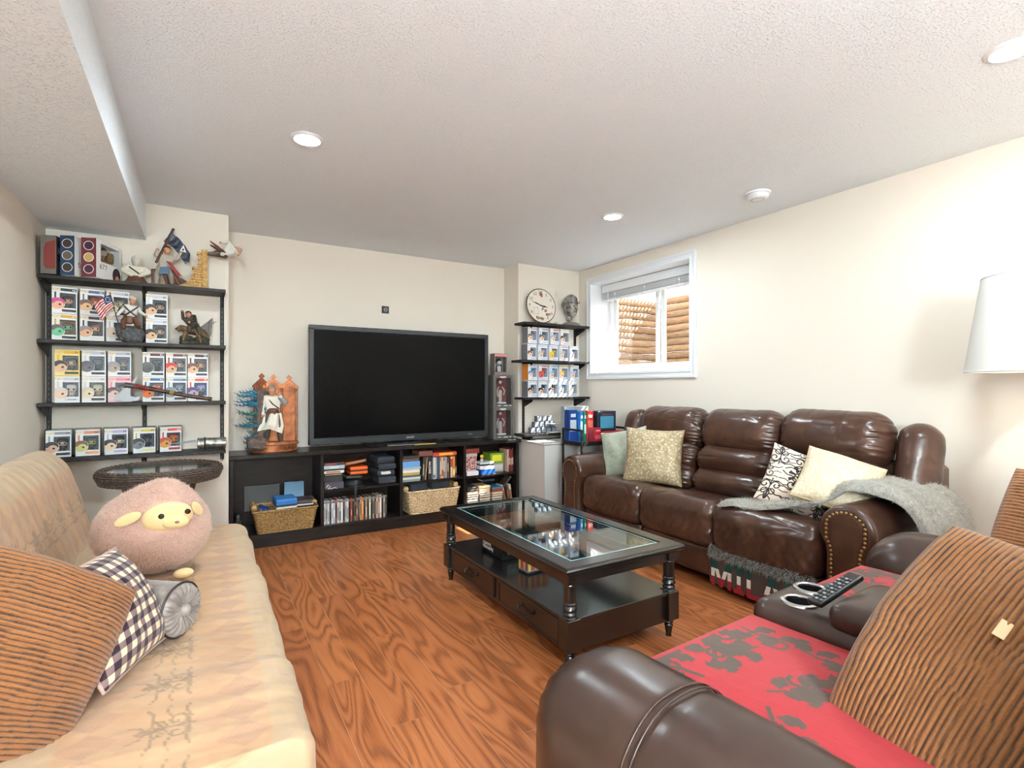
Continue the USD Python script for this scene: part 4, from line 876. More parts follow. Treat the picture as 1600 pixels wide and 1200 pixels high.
# rider on a winged beast
t = thing('statuette', 'dark statuette of a rider on a winged beast above mossy rocks', 'statuette', (-.03, 4.125, LZ[1]))
obj('rocks', cat_([noisy(soft(a, .07, c, .02, (9, 8, 8)), .010, 40, k).apply_translation((x, y, z)) for k, (a, c, x, y, z) in enumerate(((.17, .035, 0, 0, .017), (.08, .05, -.045, 0, .04), (.09, .04, .04, .005, .04)))]), mat('mossy_rock', srgb(64, 66, 50), .85, noise=(50, srgb(44, 36, 28), .4, .6)), t, smooth=20)
beast = limbs([(-.09, -.01, .10, .012), (-.075, -.01, .115, .02), (-.04, -.01, .10, .024), (.01, 0, .10, .034), (.05, 0, .085, .026), (.075, .005, .05, .016)]) + limbs([(.0, -.02, .10, .018), (.03, -.03, .06, .012), (.035, -.035, .02, .009)]) + limbs([(-.04, -.02, .095, .016), (-.06, -.03, .06, .011), (-.065, -.035, .03, .009)]) + limbs([(-.085, -.012, .115, .012), (-.105, -.015, .105, .007)])
obj('beast', smooth_skin(beast, .006, 3), mat('beast_hide', srgb(112, 84, 52), .6, noise=(40, srgb(60, 46, 34), .4, .6)), t, smooth=True)
for k in range(2): cloth(t, 'wing', [[(.01, .0 + .02 * k, .11), (.05, -.01 + .02 * k, .14), (.105, .01 + .02 * k, .195)], [(.03, .0 + .02 * k, .08), (.065, -.005 + .02 * k, .10), (.10, .01 + .02 * k, .14)], [(.045, 0 + .02 * k, .055), (.075, 0 + .02 * k, .06), (.095, .01 + .02 * k, .07)]], mat('wing_skin', srgb(92, 96, 104), .6, noise=(60, srgb(130, 104, 66), .45, .6)), 8, .003, .004, k)
figure(t, (-.035, -.03, .205), (-.03, -.02, .185), (-.005, -.01, .13), [(-.065, -.02, .175), (-.07, -.03, .225)], [(.0, -.04, .165), (-.03, -.055, .15)], [(-.03, -.045, .115), (-.03, -.04, .09)], [(.02, -.04, .115), (.03, -.035, .08)], .29, DARKB, C(70, 60, 48), C(60, 44, 36))
obj('sword', cat_([tube([(.105, -.01, .155), (.13, -.01, .17)], .002, 5), tube([(.11, -.01, .15), (.115, -.01, .168)], .002, 5)]), GREYS, t)
# axe and gauntlet props
t = thing('hand_axe', 'tomahawk prop with steel blade and red wrapped wooden handle leaning on boxes', 'axe prop', (-.33, 4.045, LZ[2]))
obj('handle', tube([(-.05, 0, .105), (.1, -.002, .075), (.25, -.002, .04), (.40, 0, .014)], [.012, .0125, .0125, .013], 12), mat('dark_wood_handle', srgb(82, 52, 40), .5, noise=(30, srgb(56, 34, 26), .4, .6)), t, smooth=True)
obj('grip_wrap', cat_([T(trimesh.creation.torus(.0145, .0035, 14, 6), (-.02 + .011 * k, -.0005, .0995 - .0022 * k), 100, (0, 1, 0)) for k in range(7)]), C(150, 50, 42), t, smooth=True)
obj('gold_band', cat_([T(trimesh.creation.torus(.0145, .003, 14, 6), (.165 + .008 * k, -.002, .0605 - .0018 * k), 102, (0, 1, 0)) for k in range(3)]), C(196, 160, 70, .3), t, smooth=True)
BLADE = mat('polished_steel', (.30, .31, .32), .5, .6)
bl_ = Polygon([(-.075, .118), (-.06, .095), (-.085, .07), (-.115, .045), (-.125, .025), (-.10, .005), (-.05, -.002), (-.005, .008), (.012, .04), (.008, .035), (-.02, .028), (-.045, .038), (-.045, .07), (-.035, .095)])
m = trimesh.creation.extrude_polygon(bl_.buffer(-.002).buffer(.002), .005, engine='earcut'); V = np.array(m.vertices); m.vertices = np.stack([V[:, 0] + .0, V[:, 2] - .003, V[:, 1] + .003], 1); m.fix_normals(); obj('blade', m, BLADE, t)
m = trimesh.creation.extrude_polygon(Polygon([(-.052, .112), (-.028, .108), (-.002, .172)]), .006, engine='earcut'); V = np.array(m.vertices); m.vertices = np.stack([V[:, 0], V[:, 2] - .003, V[:, 1]], 1); m.fix_normals(); obj('spike', m, BLADE, t)
obj('socket', T(trimesh.creation.cylinder(.017, .045, sections=16), (-.05, 0, .105), 100, (0, 1, 0)), C(70, 66, 64, .4), t, smooth=40)
t = thing('gauntlet', 'silver grey armoured bracer prop with long thin blade', 'bracer prop', (.03, 4.10, LZ[3] + .002))
for k in range(5):
    x = -.045 + .032 * k; obj('plate', T(lathe([(.033 + .002 * (k % 2), 0), (.040 - .001 * k, .002), (.038, .040), (.034, .042), (.033, 0)], 20), (x, 0, .042), 90, (0, 1, 0)), mat('bracer_metal', srgb(168, 164, 156), .35, .7, noise=(30, srgb(110, 106, 100), .4, .6)), t, smooth=40)
obj('cuff', T(lathe([(.0, 0), (.036, 0), (.030, .05), (0, .05)], 20), (.07, 0, .042), 90, (0, 1, 0)), C(206, 200, 190), t, smooth=40)
obj('strap', T(trimesh.creation.torus(.040, .005, 20, 8), (.0, 0, .042), 90, (0, 1, 0)), DARKB, t, smooth=True)
obj('blade', tube([(-.05, -.01, .065), (-.11, -.02, .060), (-.205, -.03, .050)], [.006, .005, .0015], 6), BLADE, t)
# ------------------------------------------------------------------ things on and in the television cabinet
CT = .7025
t = thing('statuette', 'tall statuette of a robed figure before copper gothic arches with blue fronds', 'statuette', (.50, 4.47, CT))
COPPER = mat('copper_bronze', srgb(176, 108, 66), .38, .45, noise=(18, srgb(120, 66, 38), .42, .66), bump=(60, .25, .004))
def ellring(r0, r1, z0, z1, n=48): return T(lathe([(r0, z0), (r1, z0), (r1, z1), (r0, z1), (r0, z0)], n), (0, 0, 0))
b = cat_([lathe([(0, 0), (.165, 0), (.17, .006), (.165, .012), (0, .012)], 48), lathe([(0, .052), (.18, .052), (.185, .06), (.18, .07), (.17, .078), (0, .078)], 48), lathe([(0, .012), (.145, .012), (.145, .052), (0, .052)], 48)])
b.apply_scale([1, .62, 1]); bs = obj('base', b, COPPER, t, smooth=35)
for k in range(26):
    a = math.pi + math.pi * k / 25; c_ = np.array([.162 * math.cos(a), .162 * .62 * math.sin(a)])
    P = Polygon([(-.0085, 0), (-.0085, .022), *[(.0085 * math.cos(q), .022 + .012 * math.sin(q)) for q in np.linspace(math.pi, 0, 7)], (.0085, 0)])
    m = trimesh.creation.extrude_polygon(sbox(-.0105, 0, .0105, .041).difference(P), .006, engine='earcut'); V = np.array(m.vertices)
    m.vertices = np.stack([V[:, 0], -V[:, 2], V[:, 1]], 1); m.fix_normals(); m.apply_transform(trimesh.transformations.rotation_matrix(math.atan2(math.sin(a) / .62, math.cos(a)) + math.pi / 2, [0, 0, 1])); m.apply_translation((*c_, .0115)); obj('arch', m, COPPER, bs)
for k, (xx, rot, hgt) in enumerate(((-.085, 26, .53), (.0, 0, .525), (.115, -16, .52))):
    w = .062 if k != 1 else .07
    o = Polygon([(-w, 0), (w, 0), (w, hgt * .80), (w * 1.12, hgt * .80), (w * 1.12, hgt * .83), (0, hgt * .945), (-w * 1.12, hgt * .83), (-w * 1.12, hgt * .80), (-w, hgt * .80)])
    i = Polygon([(-w * .62, .03), (w * .62, .03), (w * .62, hgt * .72), *[(w * .62 * math.cos(q), hgt * .72 + w * 1.3 * math.sin(q)) for q in np.linspace(.15, math.pi - .15, 9)], (-w * .62, hgt * .72)])
    def up_(poly, th, dy):
        m = trimesh.creation.extrude_polygon(poly, th, engine='earcut'); V = np.array(m.vertices); m.vertices = np.stack([V[:, 0], dy - V[:, 2], V[:, 1]], 1); m.fix_normals(); return m
    pl = [up_(o.difference(i), .018, .01), up_(i.buffer(.002), .006, .008), up_(affinity.rotate(sbox(-.016, -.016, .016, .016), 45).buffer(0), .014, .006).apply_translation((0, 0, hgt * .965))] + [lathe([(0, 0), (.009, 0), (.009, .01), (.0065, .014), (.0065, hgt * .74), (.009, hgt * .76), (.010, hgt * .80), (0, hgt * .80)], 12, (s * w * .84, -.010, 0)) for s in (-1, 1)]
    m = cat_(pl); m.apply_transform(trimesh.transformations.rotation_matrix(math.radians(rot), [0, 0, 1])); m.apply_translation((xx, .045 - abs(rot) * .0006, .077)); obj('arched_panel', m, COPPER, t, smooth=30)
z0 = .078
figure(t, (-.018, -.035, .475), (-.015, -.03, .425), (-.015, -.03, .29), [(-.085, -.035, .35), (-.085, -.05, .285)], [(.072, -.045, .375), (.03, -.065, .445)], [(-.05, -.05, .19), (-.06, -.035, .092)], [(.035, -.045, .19), (.045, -.03, .092)], .50, C(226, 220, 206), C(76, 66, 58), C(150, 140, 126), e=.006)
cloth(t, 'skirt', [[(-.07, -.035, .30), (-.015, -.085, .30), (.045, -.05, .30)], [(-.095, -.05, .22), (-.03, -.095, .21), (.06, -.06, .20)], [(-.125, -.06, .165), (-.035, -.08, .18), (.05, -.07, .14)]], C(228, 222, 208), 10, .005, .006)
cloth(t, 'back_skirt', [[(-.07, .01, .30), (.05, .01, .30)], [(-.10, .0, .20), (.07, 0, .18)]], C(214, 206, 190), 8, .005, .005)
obj('belt', noisy(T(lathe([(.03, -.022), (.048, -.018), (.048, .02), (.042, .03), (.03, .03), (.03, -.022)], 24), (-.014, -.032, .31)), .002, 40), BROWN, t, smooth=True)
obj('strap', tube([(-.045, -.05, .41), (-.015, -.068, .37), (.03, -.062, .335)], .005, 8), DARKB, t, smooth=True)
obj('arm_guard', cat_([T(lathe([(.016, -.035), (.021, -.032), (.023, .025), (.019, .035), (.016, .035), (.016, -.035)], 16), (.058, -.05, .402), -38, (0, 1, 0))]), C(132, 134, 138, .35), t, smooth=40)
fr = np.random.default_rng(11)
FR = [C(52, 124, 150), C(36, 96, 128), C(60, 110, 106), C(92, 96, 96), C(132, 96, 66)]
for k in range(30):
    z = .05 + .42 * (k + .5) / 30 + fr.uniform(-.015, .015); x0 = -.10 + fr.uniform(-.025, .025); L_ = fr.uniform(.09, .19) * (1.15 if k > 8 else .75); an = fr.uniform(-.1, .75)
    if k % 4 == 3: L_ *= .5; an = math.pi - an - .5
    pts = [(x0 - L_ * q * math.cos(an), fr.uniform(-.004, .004) - .045 + .035 * q * fr.uniform(-1, 1), z + L_ * q * math.sin(an) * .7 + .01 * math.sin(q * 6)) for q in np.linspace(0, 1, 7)]
    br = [tube(pts, np.linspace(.009, .0015, 7), 5)]
    for q in range(1, 6):
        for s in (-1, 1):
            p = np.array(pts[q]); l = .035 * (1 - q / 8) * fr.uniform(.6, 1.2)
            br.append(tube([p, p + [-l * .5, s * l * .3, s * l * .55], p + [-l, s * l * .4, s * l * .9 + .006]], [.0042, .003, .0008], 4))
    obj('frond', cat_(br), FR[0 if k > 18 else 2 if k > 8 else 3] if k % 3 else FR[1], t, smooth=False)
obj('broken_trunk', noisy(T(trimesh.creation.capsule(.38, .026, count=[10, 12]), (-.10, -.035, .27)), .012, 40), mat('rubble', srgb(70, 78, 84), .7, noise=(50, srgb(132, 88, 58), .42, .6)), t, smooth=20)
obj('rubble', noisy(soft(.15, .13, .10, .04, (12, 12, 10)).apply_translation((-.12, -.04, .068)), .016, 34), mat('rubble'), t, smooth=20)
# stacked boxes at the right end
def display_box(label, x0, x1, y0, y1, z0, z1, body, inner, win, extra):
    t = thing('display_box', label, 'toy box', ((x0 + x1) / 2, y0, z0)); w, d, h = x1 - x0, y1 - y0, z1 - z0
    a, b_, c_, e_ = win
    m = (m3.Manifold.cube((w, d, h)).translate((-w / 2, 0, 0)) - m3.Manifold.cube((b_ - a, d * .8, e_ - c_)).translate((a, -.01, c_))).to_mesh()
    obj('carton', trimesh.Trimesh(np.array(m.vert_properties[:, :3]), np.array(m.tri_verts)), body, t)
    obj('backing', bx(a, b_, d * .68, d * .70, c_, e_), inner, t)
    obj('window_film', bx(a - .002, b_ + .002, -.001, -.0003, c_ - .002, e_ + .002), CLEAR, t)
    extra(t, w, d, h); return t
GREYB = mat('dark_grey_card', srgb(88, 86, 82), .4); MAROON = mat('maroon_satin', srgb(140, 78, 74), .3, bump=(14, .8, .03))
def ex(kind):
    def f(t, w, d, h):
        if kind < 2:
            fgr = obj('toy_figure', cat_([T(trimesh.creation.capsule(.10, .022, count=[8, 10]), (-.01, .045, .10)), T(trimesh.creation.icosphere(2, .018), (-.01, .04, .245)), tube([(.01, .04, .2), (.035, .03, .16), (.02, .025, .12)], .008, 6), tube([(-.03, .04, .2), (-.05, .035, .15), (-.04, .03, .1)], .008, 6)]), C(196, 178, 168) if kind else C(176, 168, 164), t, smooth=True)
            obj('stand', bx(-.05, .05, .02, .06, .032, .05, .004), C(206, 206, 210), t)
            obj('title_strip', cat_([bx(-.035, .035, -.0012, -.0004, h - .022, h - .012), bx(-.022, .022, -.0012, -.0004, h - .028, h - .024)]), C(216, 216, 214), t)
            for xx, ww in ((-.085, .012), (-.055, .03), (0.01, .045), (.07, .025)): obj('caption', bx(xx, xx + ww, -.0012, -.0004, .012, .019), C(206, 206, 204) if xx > -.08 else C(190, 60, 60), t)
        else:
            hd = obj('toy_figure', cat_([T(trimesh.creation.icosphere(2, .026), (0, .04, .125)), T(soft(.045, .03, .06, .012, (4, 4, 4)), (0, .04, .06))]), C(206, 200, 196), t, smooth=True)
            obj('hair', cat_([T(trimesh.creation.icosphere(2, .03), (0, .048, .135))] + [T(trimesh.creation.capsule(.06, .01, count=[6, 8]), (s * .028, .042, .06)) for s in (-1, 1)]), C(40, 36, 38), hd, smooth=True)
            obj('header', bx(-w / 2 + .003, w / 2 - .003, -.0012, -.0004, h - .03, h - .004), C(206, 130, 124), t)
            obj('badge', plate(Polygon([(-.012, .02), (0, .034), (.012, .02), (0, .006)]), -.0004, .001), C(196, 90, 90), t)
    return f
display_box('large dark grey window box with maroon lining, bottom of the stack beside the television', 2.432, 2.652, 4.40, 4.53, CT, 1.010, GREYB, MAROON, (-.075, .085, .03, .275), ex(0))
display_box('large dark grey window box with maroon lining, middle of the stack beside the television', 2.432, 2.652, 4.40, 4.53, 1.011, 1.324, GREYB, MAROON, (-.075, .09, .03, .285), ex(1))
display_box('small pink and grey window box on top of the stack beside the television', 2.452, 2.592, 4.41, 4.50, 1.325, 1.535, C(120, 110, 104), C(150, 146, 144), (-.058, .058, .03, .178), ex(2))
# set top box and console parts under the television
t = thing('media_player', 'flat black media player under the television', 'media player', (1.53, 4.315, CT))
obj('case', bx(-.17, .17, .0, .03, 0, .022, .003), DARKP, t); obj('front_strip', bx(-.165, .165, -.001, .001, .004, .009), C(150, 152, 155, .3), t)
tag(obj('game_case', bx(1.60, 1.80, 4.298, 4.33, CT, CT + .008, .001), C(190, 150, 60)), 'yellow edged flat case lying on the cabinet before the television', 'game case')
tag(obj('cable', tube([(2.66, 4.52, CT + .006), (2.655, 4.44, CT + .02), (2.668, 4.36, CT + .012)], .004, 6), C(214, 210, 200)), 'short white cable end at the right edge of the cabinet top', 'cable')
# wicker baskets
WICK = [mat('wicker_gold', srgb(176, 138, 84), .7, noise=(80, srgb(124, 88, 46), .42, .6)), mat('wicker_pale', srgb(222, 200, 162), .7, noise=(80, srgb(170, 140, 100), .45, .6))]
def basket(label, x, y, z, w, d, h, k):
    t = thing('wicker_basket', label, 'basket', (x, y, z)); rows = 15; n = 84
    P = []
    cords = []
    for r in range(rows):
        s = r / (rows - 1); ww, dd = w * (.86 + .14 * s) / 2, d * (.86 + .14 * s) / 2
        q = ring_pts(sbox(-ww, -dd, ww, dd).buffer(.012), n); zz = h * (.03 + .94 * s)
        amp = .0035 * np.where((np.arange(n) + r) % 2 == 0, 1, -1); nn = q / np.linalg.norm(q, axis=1)[:, None]
        cords.append(tube(np.hstack([q + nn * amp[:, None], np.full((n, 1), zz)]), h / rows * .58, 5, True))
    obj('weave', cat_(cords), WICK[k], t, smooth=True, kind='stuff')
    obj('lining', loft([sbox(-w * .43, -d * .43, w * .43, d * .43).buffer(.003), sbox(-w * .48, -d * .48, w * .48, d * .48)], [.004, h * .9], 40, 'z'), WICK[k], t)
    ww, dd = w / 2 + .008, d / 2 + .008; q = ring_pts(sbox(-ww, -dd, ww, dd).buffer(.01), 60)
    obj('rim', tube(np.hstack([q, np.full((60, 1), h)]), .0085, 8, True), WICK[k], t, smooth=True)
    for s in (-1, 1):
        hnd = obj('handle', T(trimesh.creation.cylinder(.015, d * .62, sections=14), (s * (w / 2 + .006), 0, h + .026), 90, (1, 0, 0)), mat('pale_wood', srgb(206, 160, 104), .5), t, smooth=40)
        for e in (-1, 1): obj('handle_wrap', T(trimesh.creation.torus(.018, .006, 12, 6), (s * (w / 2 + .006), e * d * .27, h + .018), 90, (1, 0, 0)), WICK[k], hnd, smooth=True)
    return t
basket('golden wicker basket full of blue cases in the left bay of the cabinet', .568, 4.445, .1005, .42, .28, .17, 0)
basket('pale wicker basket holding dark fabric cases in the cabinet', 1.775, 4.42, .1005, .46, .26, .20, 1)
br_ = np.random.default_rng(21)
def book(name, label, cat, w, d, h, col, loc, rz=0, group=None, pages=None, tiltx=0, tilty=0, spine='y', band=None):
    """a closed volume w x d x h lying flat, spine towards -y; tilt stands it up"""
    t = thing(name, label, cat, loc, rz, group)
    if tilty: t.GetPrim(); UsdGeom.Xformable(t).AddRotateYOp().Set(float(tilty))
    if tiltx: UsdGeom.Xformable(t).AddRotateXOp().Set(float(tiltx))
    if pages is None: obj('case', bx(-w / 2, w / 2, 0, d, 0, h, min(.002, h * .2)), C(*col), t)
    else:
        c = min(.003, h * .12)
        obj('cover', cat_([bx(-w / 2, w / 2, 0, d, 0, c), bx(-w / 2, w / 2, 0, d, h - c, h)] + ([bx(-w / 2, w / 2, 0, .003, c, h - c)] if spine == 'y' else [])), C(*col), t)
        obj('pages', bx(-w / 2 + .004, w / 2 - .004, .0035 if spine == 'y' else .002, d - .004, c, h - c), C(*pages), t)
    if band: obj('spine_label', bx(-w / 2 + w * band[0], -w / 2 + w * band[1], -.0006, .0005, h * .2, h * .8), C(*band[2]), t)
    return t
def stack(x, y, z, items, grp=None, w0=.17, d0=.24):
    for it in items:
        nm, lab, cat, w, h, col, pg, band = (it + (None,) * 8)[:8]
        book(nm, lab, cat, w, d0, h, col, (x + br_.uniform(-.006, .006), y + br_.uniform(0, .012), z), br_.uniform(-2, 2), None, pg, spine='y' if not (pg and it[-1] == 'open') else 'o', band=band if band != 'open' else None); z += h + .0006
    return z
PG = (222, 212, 190)
# left bay
for k, (x, y, z, rz, c) in enumerate(((.43, 4.40, .20, 8, (36, 84, 160)), (.455, 4.42, .20, 14, (30, 70, 140)), (.40, 4.43, .20, -6, (40, 90, 170)))):
    book('game_case', f'blue game case standing in the golden basket, {("left", "middle", "rear")[k]} of three', 'game case', .14, .18, .014, c, (x, y, z), rz, tilty=-80, band=(.1, .9, (60, 110, 190)))
for k, (h, c, l) in enumerate(((.016, (236, 236, 236), 'white'), (.015, (50, 50, 56), 'black'), (.024, (44, 110, 190), 'bright blue'), (.018, (70, 140, 210), 'light blue'))):
    book('game_case', f'{l} case in the pile at the middle of the golden basket', 'game case', .15, .19, h, c, (.58, 4.36, .262 + (0, .0165, .032, .0565)[k]), 2)
book('game_case', 'dark game case lying at the right of the golden basket', 'game case', .15, .19, .02, (60, 54, 56), (.715, 4.36, .27), -4, band=(.1, .9, (206, 206, 210)))
book('game_case', 'second dark game case under a leaning blue cover at the basket right', 'game case', .15, .18, .02, (84, 66, 66), (.715, 4.37, .291), -6)
book('game_case', 'pale blue picture case leaning at the back of the golden basket', 'game case', .15, .17, .012, (120, 160, 190), (.66, 4.55, .27), -8, tiltx=62, band=(0, 1, (60, 130, 190)))
book('picture_frame', 'thin black frame leaning behind the golden basket', 'frame', .26, .2, .012, (26, 24, 24), (.43, 4.60, .22), 0, tiltx=78)
t = thing('speaker', 'small rounded black device at the far left of the cabinet bottom', 'speaker', (.245, 4.40, .1005))
obj('body', soft(.05, .10, .16, .022, (8, 8, 8)).apply_translation((0, 0, .08)), DARKP, t, smooth=True); obj('ring', T(trimesh.creation.torus(.018, .002, 20, 6), (0, -.0495, .10), 90, (1, 0, 0)), C(90, 90, 94), t)
# second bay, upper: piles
zz = .3855
stack(.925, 4.315, zz, [('cloth_bag', 'folded purple grey bag at the bottom of the left pile, second bay', 'bag', .15, .055, (72, 64, 80)), ('storage_case', 'black case above the purple bag, second bay', 'case', .15, .052, (36, 34, 36)),
    ('film_case', 'black film case with red print, second bay pile', 'film case', .15, .018, (34, 28, 28), None, (.05, .9, (150, 120, 90))), ('film_case', 'cream film case in the left pile, second bay', 'film case', .16, .022, (226, 216, 198), None, (.1, .8, (170, 130, 110))), ('film_case', 'thin dark film case in the left pile, second bay', 'film case', .155, .012, (60, 50, 46)), ('film_case', 'light blue film case in the left pile, second bay', 'film case', .165, .028, (170, 192, 204), None, (.3, .7, (206, 216, 220))), ('film_case', 'dark brown film case on top of the left pile, second bay', 'film case', .155, .022, (66, 44, 42), None, (.05, .6, (150, 70, 60)))])
tag(obj('power_cord', tube([(.865, 4.31, .405), (.88, 4.308, .425), (.895, 4.307, .412), (.875, 4.306, .395), (.90, 4.306, .392), (.93, 4.305, .400), (.945, 4.306, .392)], .004, 6), C(226, 224, 220), smooth=True), 'looped white cord hanging from the purple bag', 'cord')
t = thing('cap', 'black cap with stitched peak lying in the second bay', 'cap', (1.10, 4.43, zz))
obj('crown', noisy(trimesh.creation.icosphere(3, .085), .006, 20).apply_scale([1, .95, .75]).slice_plane([0, 0, 0], [0, 0, 1]), C(24, 24, 26), t, smooth=True)
obj('peak', soft(.13, .09, .010, .005, (8, 8, 2)).apply_translation((0, -.09, .008)), C(24, 24, 26), t, smooth=True)
stack(1.10, 4.37, zz + .066, [('notebook', 'dark green notebook above the black cap', 'notebook', .13, .012, (52, 56, 46), PG), ('notebook', 'thin black notebook under the orange case', 'notebook', .12, .010, (36, 38, 38), PG)])
t = thing('zip_case', 'bright orange zipped case in the middle of the second bay', 'zip case', (1.135, 4.36, zz + .092))
for k in (0, 1): obj('shell', soft(.15, .16, .032, .014, (10, 10, 5)).apply_translation((0, .07, .018 + .036 * k)), C(226, 96, 28), t, smooth=True)
obj('zip', bx(-.072, .072, -.008, .148, .031, .040), C(60, 30, 20), t)
book('film_case', 'long reddish brown box tilted on the orange case', 'box', .18, .2, .026, (128, 72, 50), (1.11, 4.36, zz + .185), 3, tilty=-7, band=(.1, .95, (170, 120, 80)))
DENIM = mat('dark_denim', srgb(52, 58, 66), .85, bump=(220, .3, .002), noise=(120, srgb(36, 40, 48), .4, .6))
def fabric_case(label, x, y, z, w, d, h, rz=0):
    t = thing('fabric_case', label, 'case', (x, y, z), rz)
    obj('body', soft(w, d, h, .018, (12, 10, 6), (.004, .004, .004), .006, 14, int(z * 99)).apply_translation((0, d / 2, h / 2)), DENIM, t, smooth=True)
    q = ring_pts(sbox(-w / 2 + .01, .01, w / 2 - .01, d - .01).buffer(.0115), 40); obj('zip', tube(np.hstack([q, np.full((40, 1), h * .5)]), .003, 6, True), C(26, 28, 32), t)
for k, h in enumerate((.066, .052, .054, .056)): fabric_case(f'dark denim zip case, {("bottom one", "second from bottom", "third from bottom", "top one")[k]} of the right pile, second bay', 1.365 + (-.008 if k % 2 else 0), 4.32, zz + (0, .067, .120, .175)[k], .155, .24, h, (-3, 2, -2, 3)[k])
tag(obj('white_cloth', noisy(soft(.09, .06, .026, .012, (14, 10, 6)), .010, 30).apply_translation((1.345, 4.318, zz + .098)), C(216, 216, 214), smooth=True), 'crumpled white cloth stuffed between denim cases', 'cloth')
# second bay, lower: a row of film cases
x = .850; k = 0
TON = [('white', (214, 214, 212)), ('light grey', (168, 166, 164)), ('white', (206, 206, 210)), ('dark grey', (84, 76, 74)), ('white', (222, 220, 216)), ('pale blue', (176, 190, 204)), ('red brown', (132, 70, 58)), ('white', (210, 208, 204)), ('light grey', (176, 174, 170)), ('white', (226, 226, 224)), ('dark grey', (70, 64, 62)), ('light grey', (182, 180, 178)), ('white', (210, 210, 212)), ('black', (40, 36, 36)), ('red brown', (140, 58, 50)), ('black', (50, 44, 42)), ('olive', (120, 104, 60)), ('red brown', (122, 84, 64)), ('black', (44, 42, 42)), ('tan', (170, 140, 110)), ('orange', (222, 120, 40)), ('black', (56, 50, 46)), ('tan', (150, 128, 104)), ('black', (48, 44, 42)), ('cream', (204, 190, 168)), ('black', (52, 46, 46)), ('tan', (160, 136, 112)), ('black', (60, 52, 48)), ('cream', (196, 176, 156)), ('tan', (150, 110, 90)), ('cream', (214, 204, 186)), ('black', (46, 40, 40)), ('tan', (176, 160, 140)), ('black', (34, 32, 34))]
fc = {}; ORD = ('first', 'second', 'third', 'fourth', 'fifth', 'sixth', 'seventh', 'eighth', 'ninth', 'tenth')
for nmc, c in TON:
    h = .19 + br_.uniform(-.004, .004); key = nmc
    fc[nmc] = fc.get(nmc, -1) + 1; t = thing('film_case', f'{ORD[fc[nmc]]} {nmc} film case from the left in the upright row, second bay', 'film case', (x + .0075, 4.345, .1005), 0, 'film cases in the upright row')
    obj('case', bx(-.0072, .0072, 0, .135, 0, h, .0015), C(*c), t); q_ = int(br_.choice([-70, -40, 60]))
    obj('spine_print', bx(-.005, .005, -.0006, .0003, h * br_.uniform(.1, .3), h * br_.uniform(.5, .8)), C(*[int(min(255, max(0, v + q_))) // 16 * 16 for v in c]), t)
    obj('top_band', bx(-.0073, .0073, -.0003, .02, h - .02, h - .006), C(150, 60, 56) if k in (5, 8, 14) else C(120, 118, 116), t)
    x += .0152; k += 1
for k, (xx, l) in enumerate(((.93, 'left'), (.972, 'middle'), (1.06, 'right'))): tag(obj('red_ribbon', bx(xx - .006, xx + .006, 4.37, 4.44, .2955, .2975, .0005), C(170, 40, 48)), f'short red ribbon lying across the film cases, {l} one of three', 'ribbon')
tag(obj('black_strap', cloth(None, None, [[(1.085, 4.300, .44), (1.105, 4.300, .44)], [(1.08, 4.296, .36), (1.10, 4.296, .36)], [(1.085, 4.30, .27), (1.095, 4.30, .27)]], None, 6, .003, .002), C(34, 36, 40), smooth=True), 'black strap hanging down over the shelf edge of the second bay', 'strap')
# third bay, upper
stack(1.575, 4.315, zz, [('magazine', f'{l} in the left pile, third bay', 'magazine', .17, h, c, PG) for l, h, c in (('grey blue magazine, lowest one', .02, (140, 150, 158)), ('pale magazine, second from bottom', .018, (206, 206, 196)), ('dark teal magazine', .014, (70, 92, 100)), ('yellowish folder', .022, (190, 164, 84)), ('white bundle of papers', .03, (226, 226, 224)), ('grey paper folder', .018, (170, 176, 180)))] + [('blue_box', 'bright sky blue box high in the left pile, third bay', 'box', .17, .05, (96, 160, 220)), ('flat_box', 'brown flat box above the sky blue box', 'box', .15, .022, (110, 84, 76)), ('flat_box', 'dark flat box on top of the left pile, third bay', 'box', .15, .024, (50, 44, 44))])
def upright(name, label, x, w, h, c, lean=0, band=None, y=4.335, z=zz, dd=.15, txt=None):
    t = thing(name, label, 'book', (x, y, z))
    if lean: UsdGeom.Xformable(t).AddRotateYOp().Set(float(lean))
    obj('cover', cat_([bx(-w / 2, -w / 2 + .002, 0, dd, 0, h), bx(w / 2 - .002, w / 2, 0, dd, 0, h), bx(-w / 2, w / 2, 0, .002, 0, h)]), C(*c), t)
    obj('pages', bx(-w / 2 + .002, w / 2 - .002, .003, dd - .004, .002, h - .003), C(*PG), t)
    if band: obj('spine_label', bx(-w / 2 + .002, w / 2 - .002, -.0008, .0003, h * band[0], h * band[1]), C(*band[2]), t)
    return t
upright('book', 'thin dark book, first of the upright books in third bay', 1.688, .014, .20, (60, 54, 48), 3, (.2, .7, (170, 160, 140)))
upright('book', 'tan thin book leaning in third bay', 1.712, .012, .20, (176, 146, 112), 5)
tb = upright('book', 'black book with white vertical lettering in third bay', 1.752, .034, .205, (34, 32, 32), 0)
m = meshkit.text_mesh('NAZARE', .02, .0006, True); m.apply_translation(-m.bounds.mean(0)); m.apply_transform(trimesh.transformations.rotation_matrix(-math.pi / 2, [0, 0, 1])); V = np.array(m.vertices); m.vertices = np.stack([V[:, 0], -.0006 - V[:, 2], V[:, 1] + .105], 1); m.fix_normals(); obj('lettering', m, C(226, 224, 220), tb)
xx = 1.785
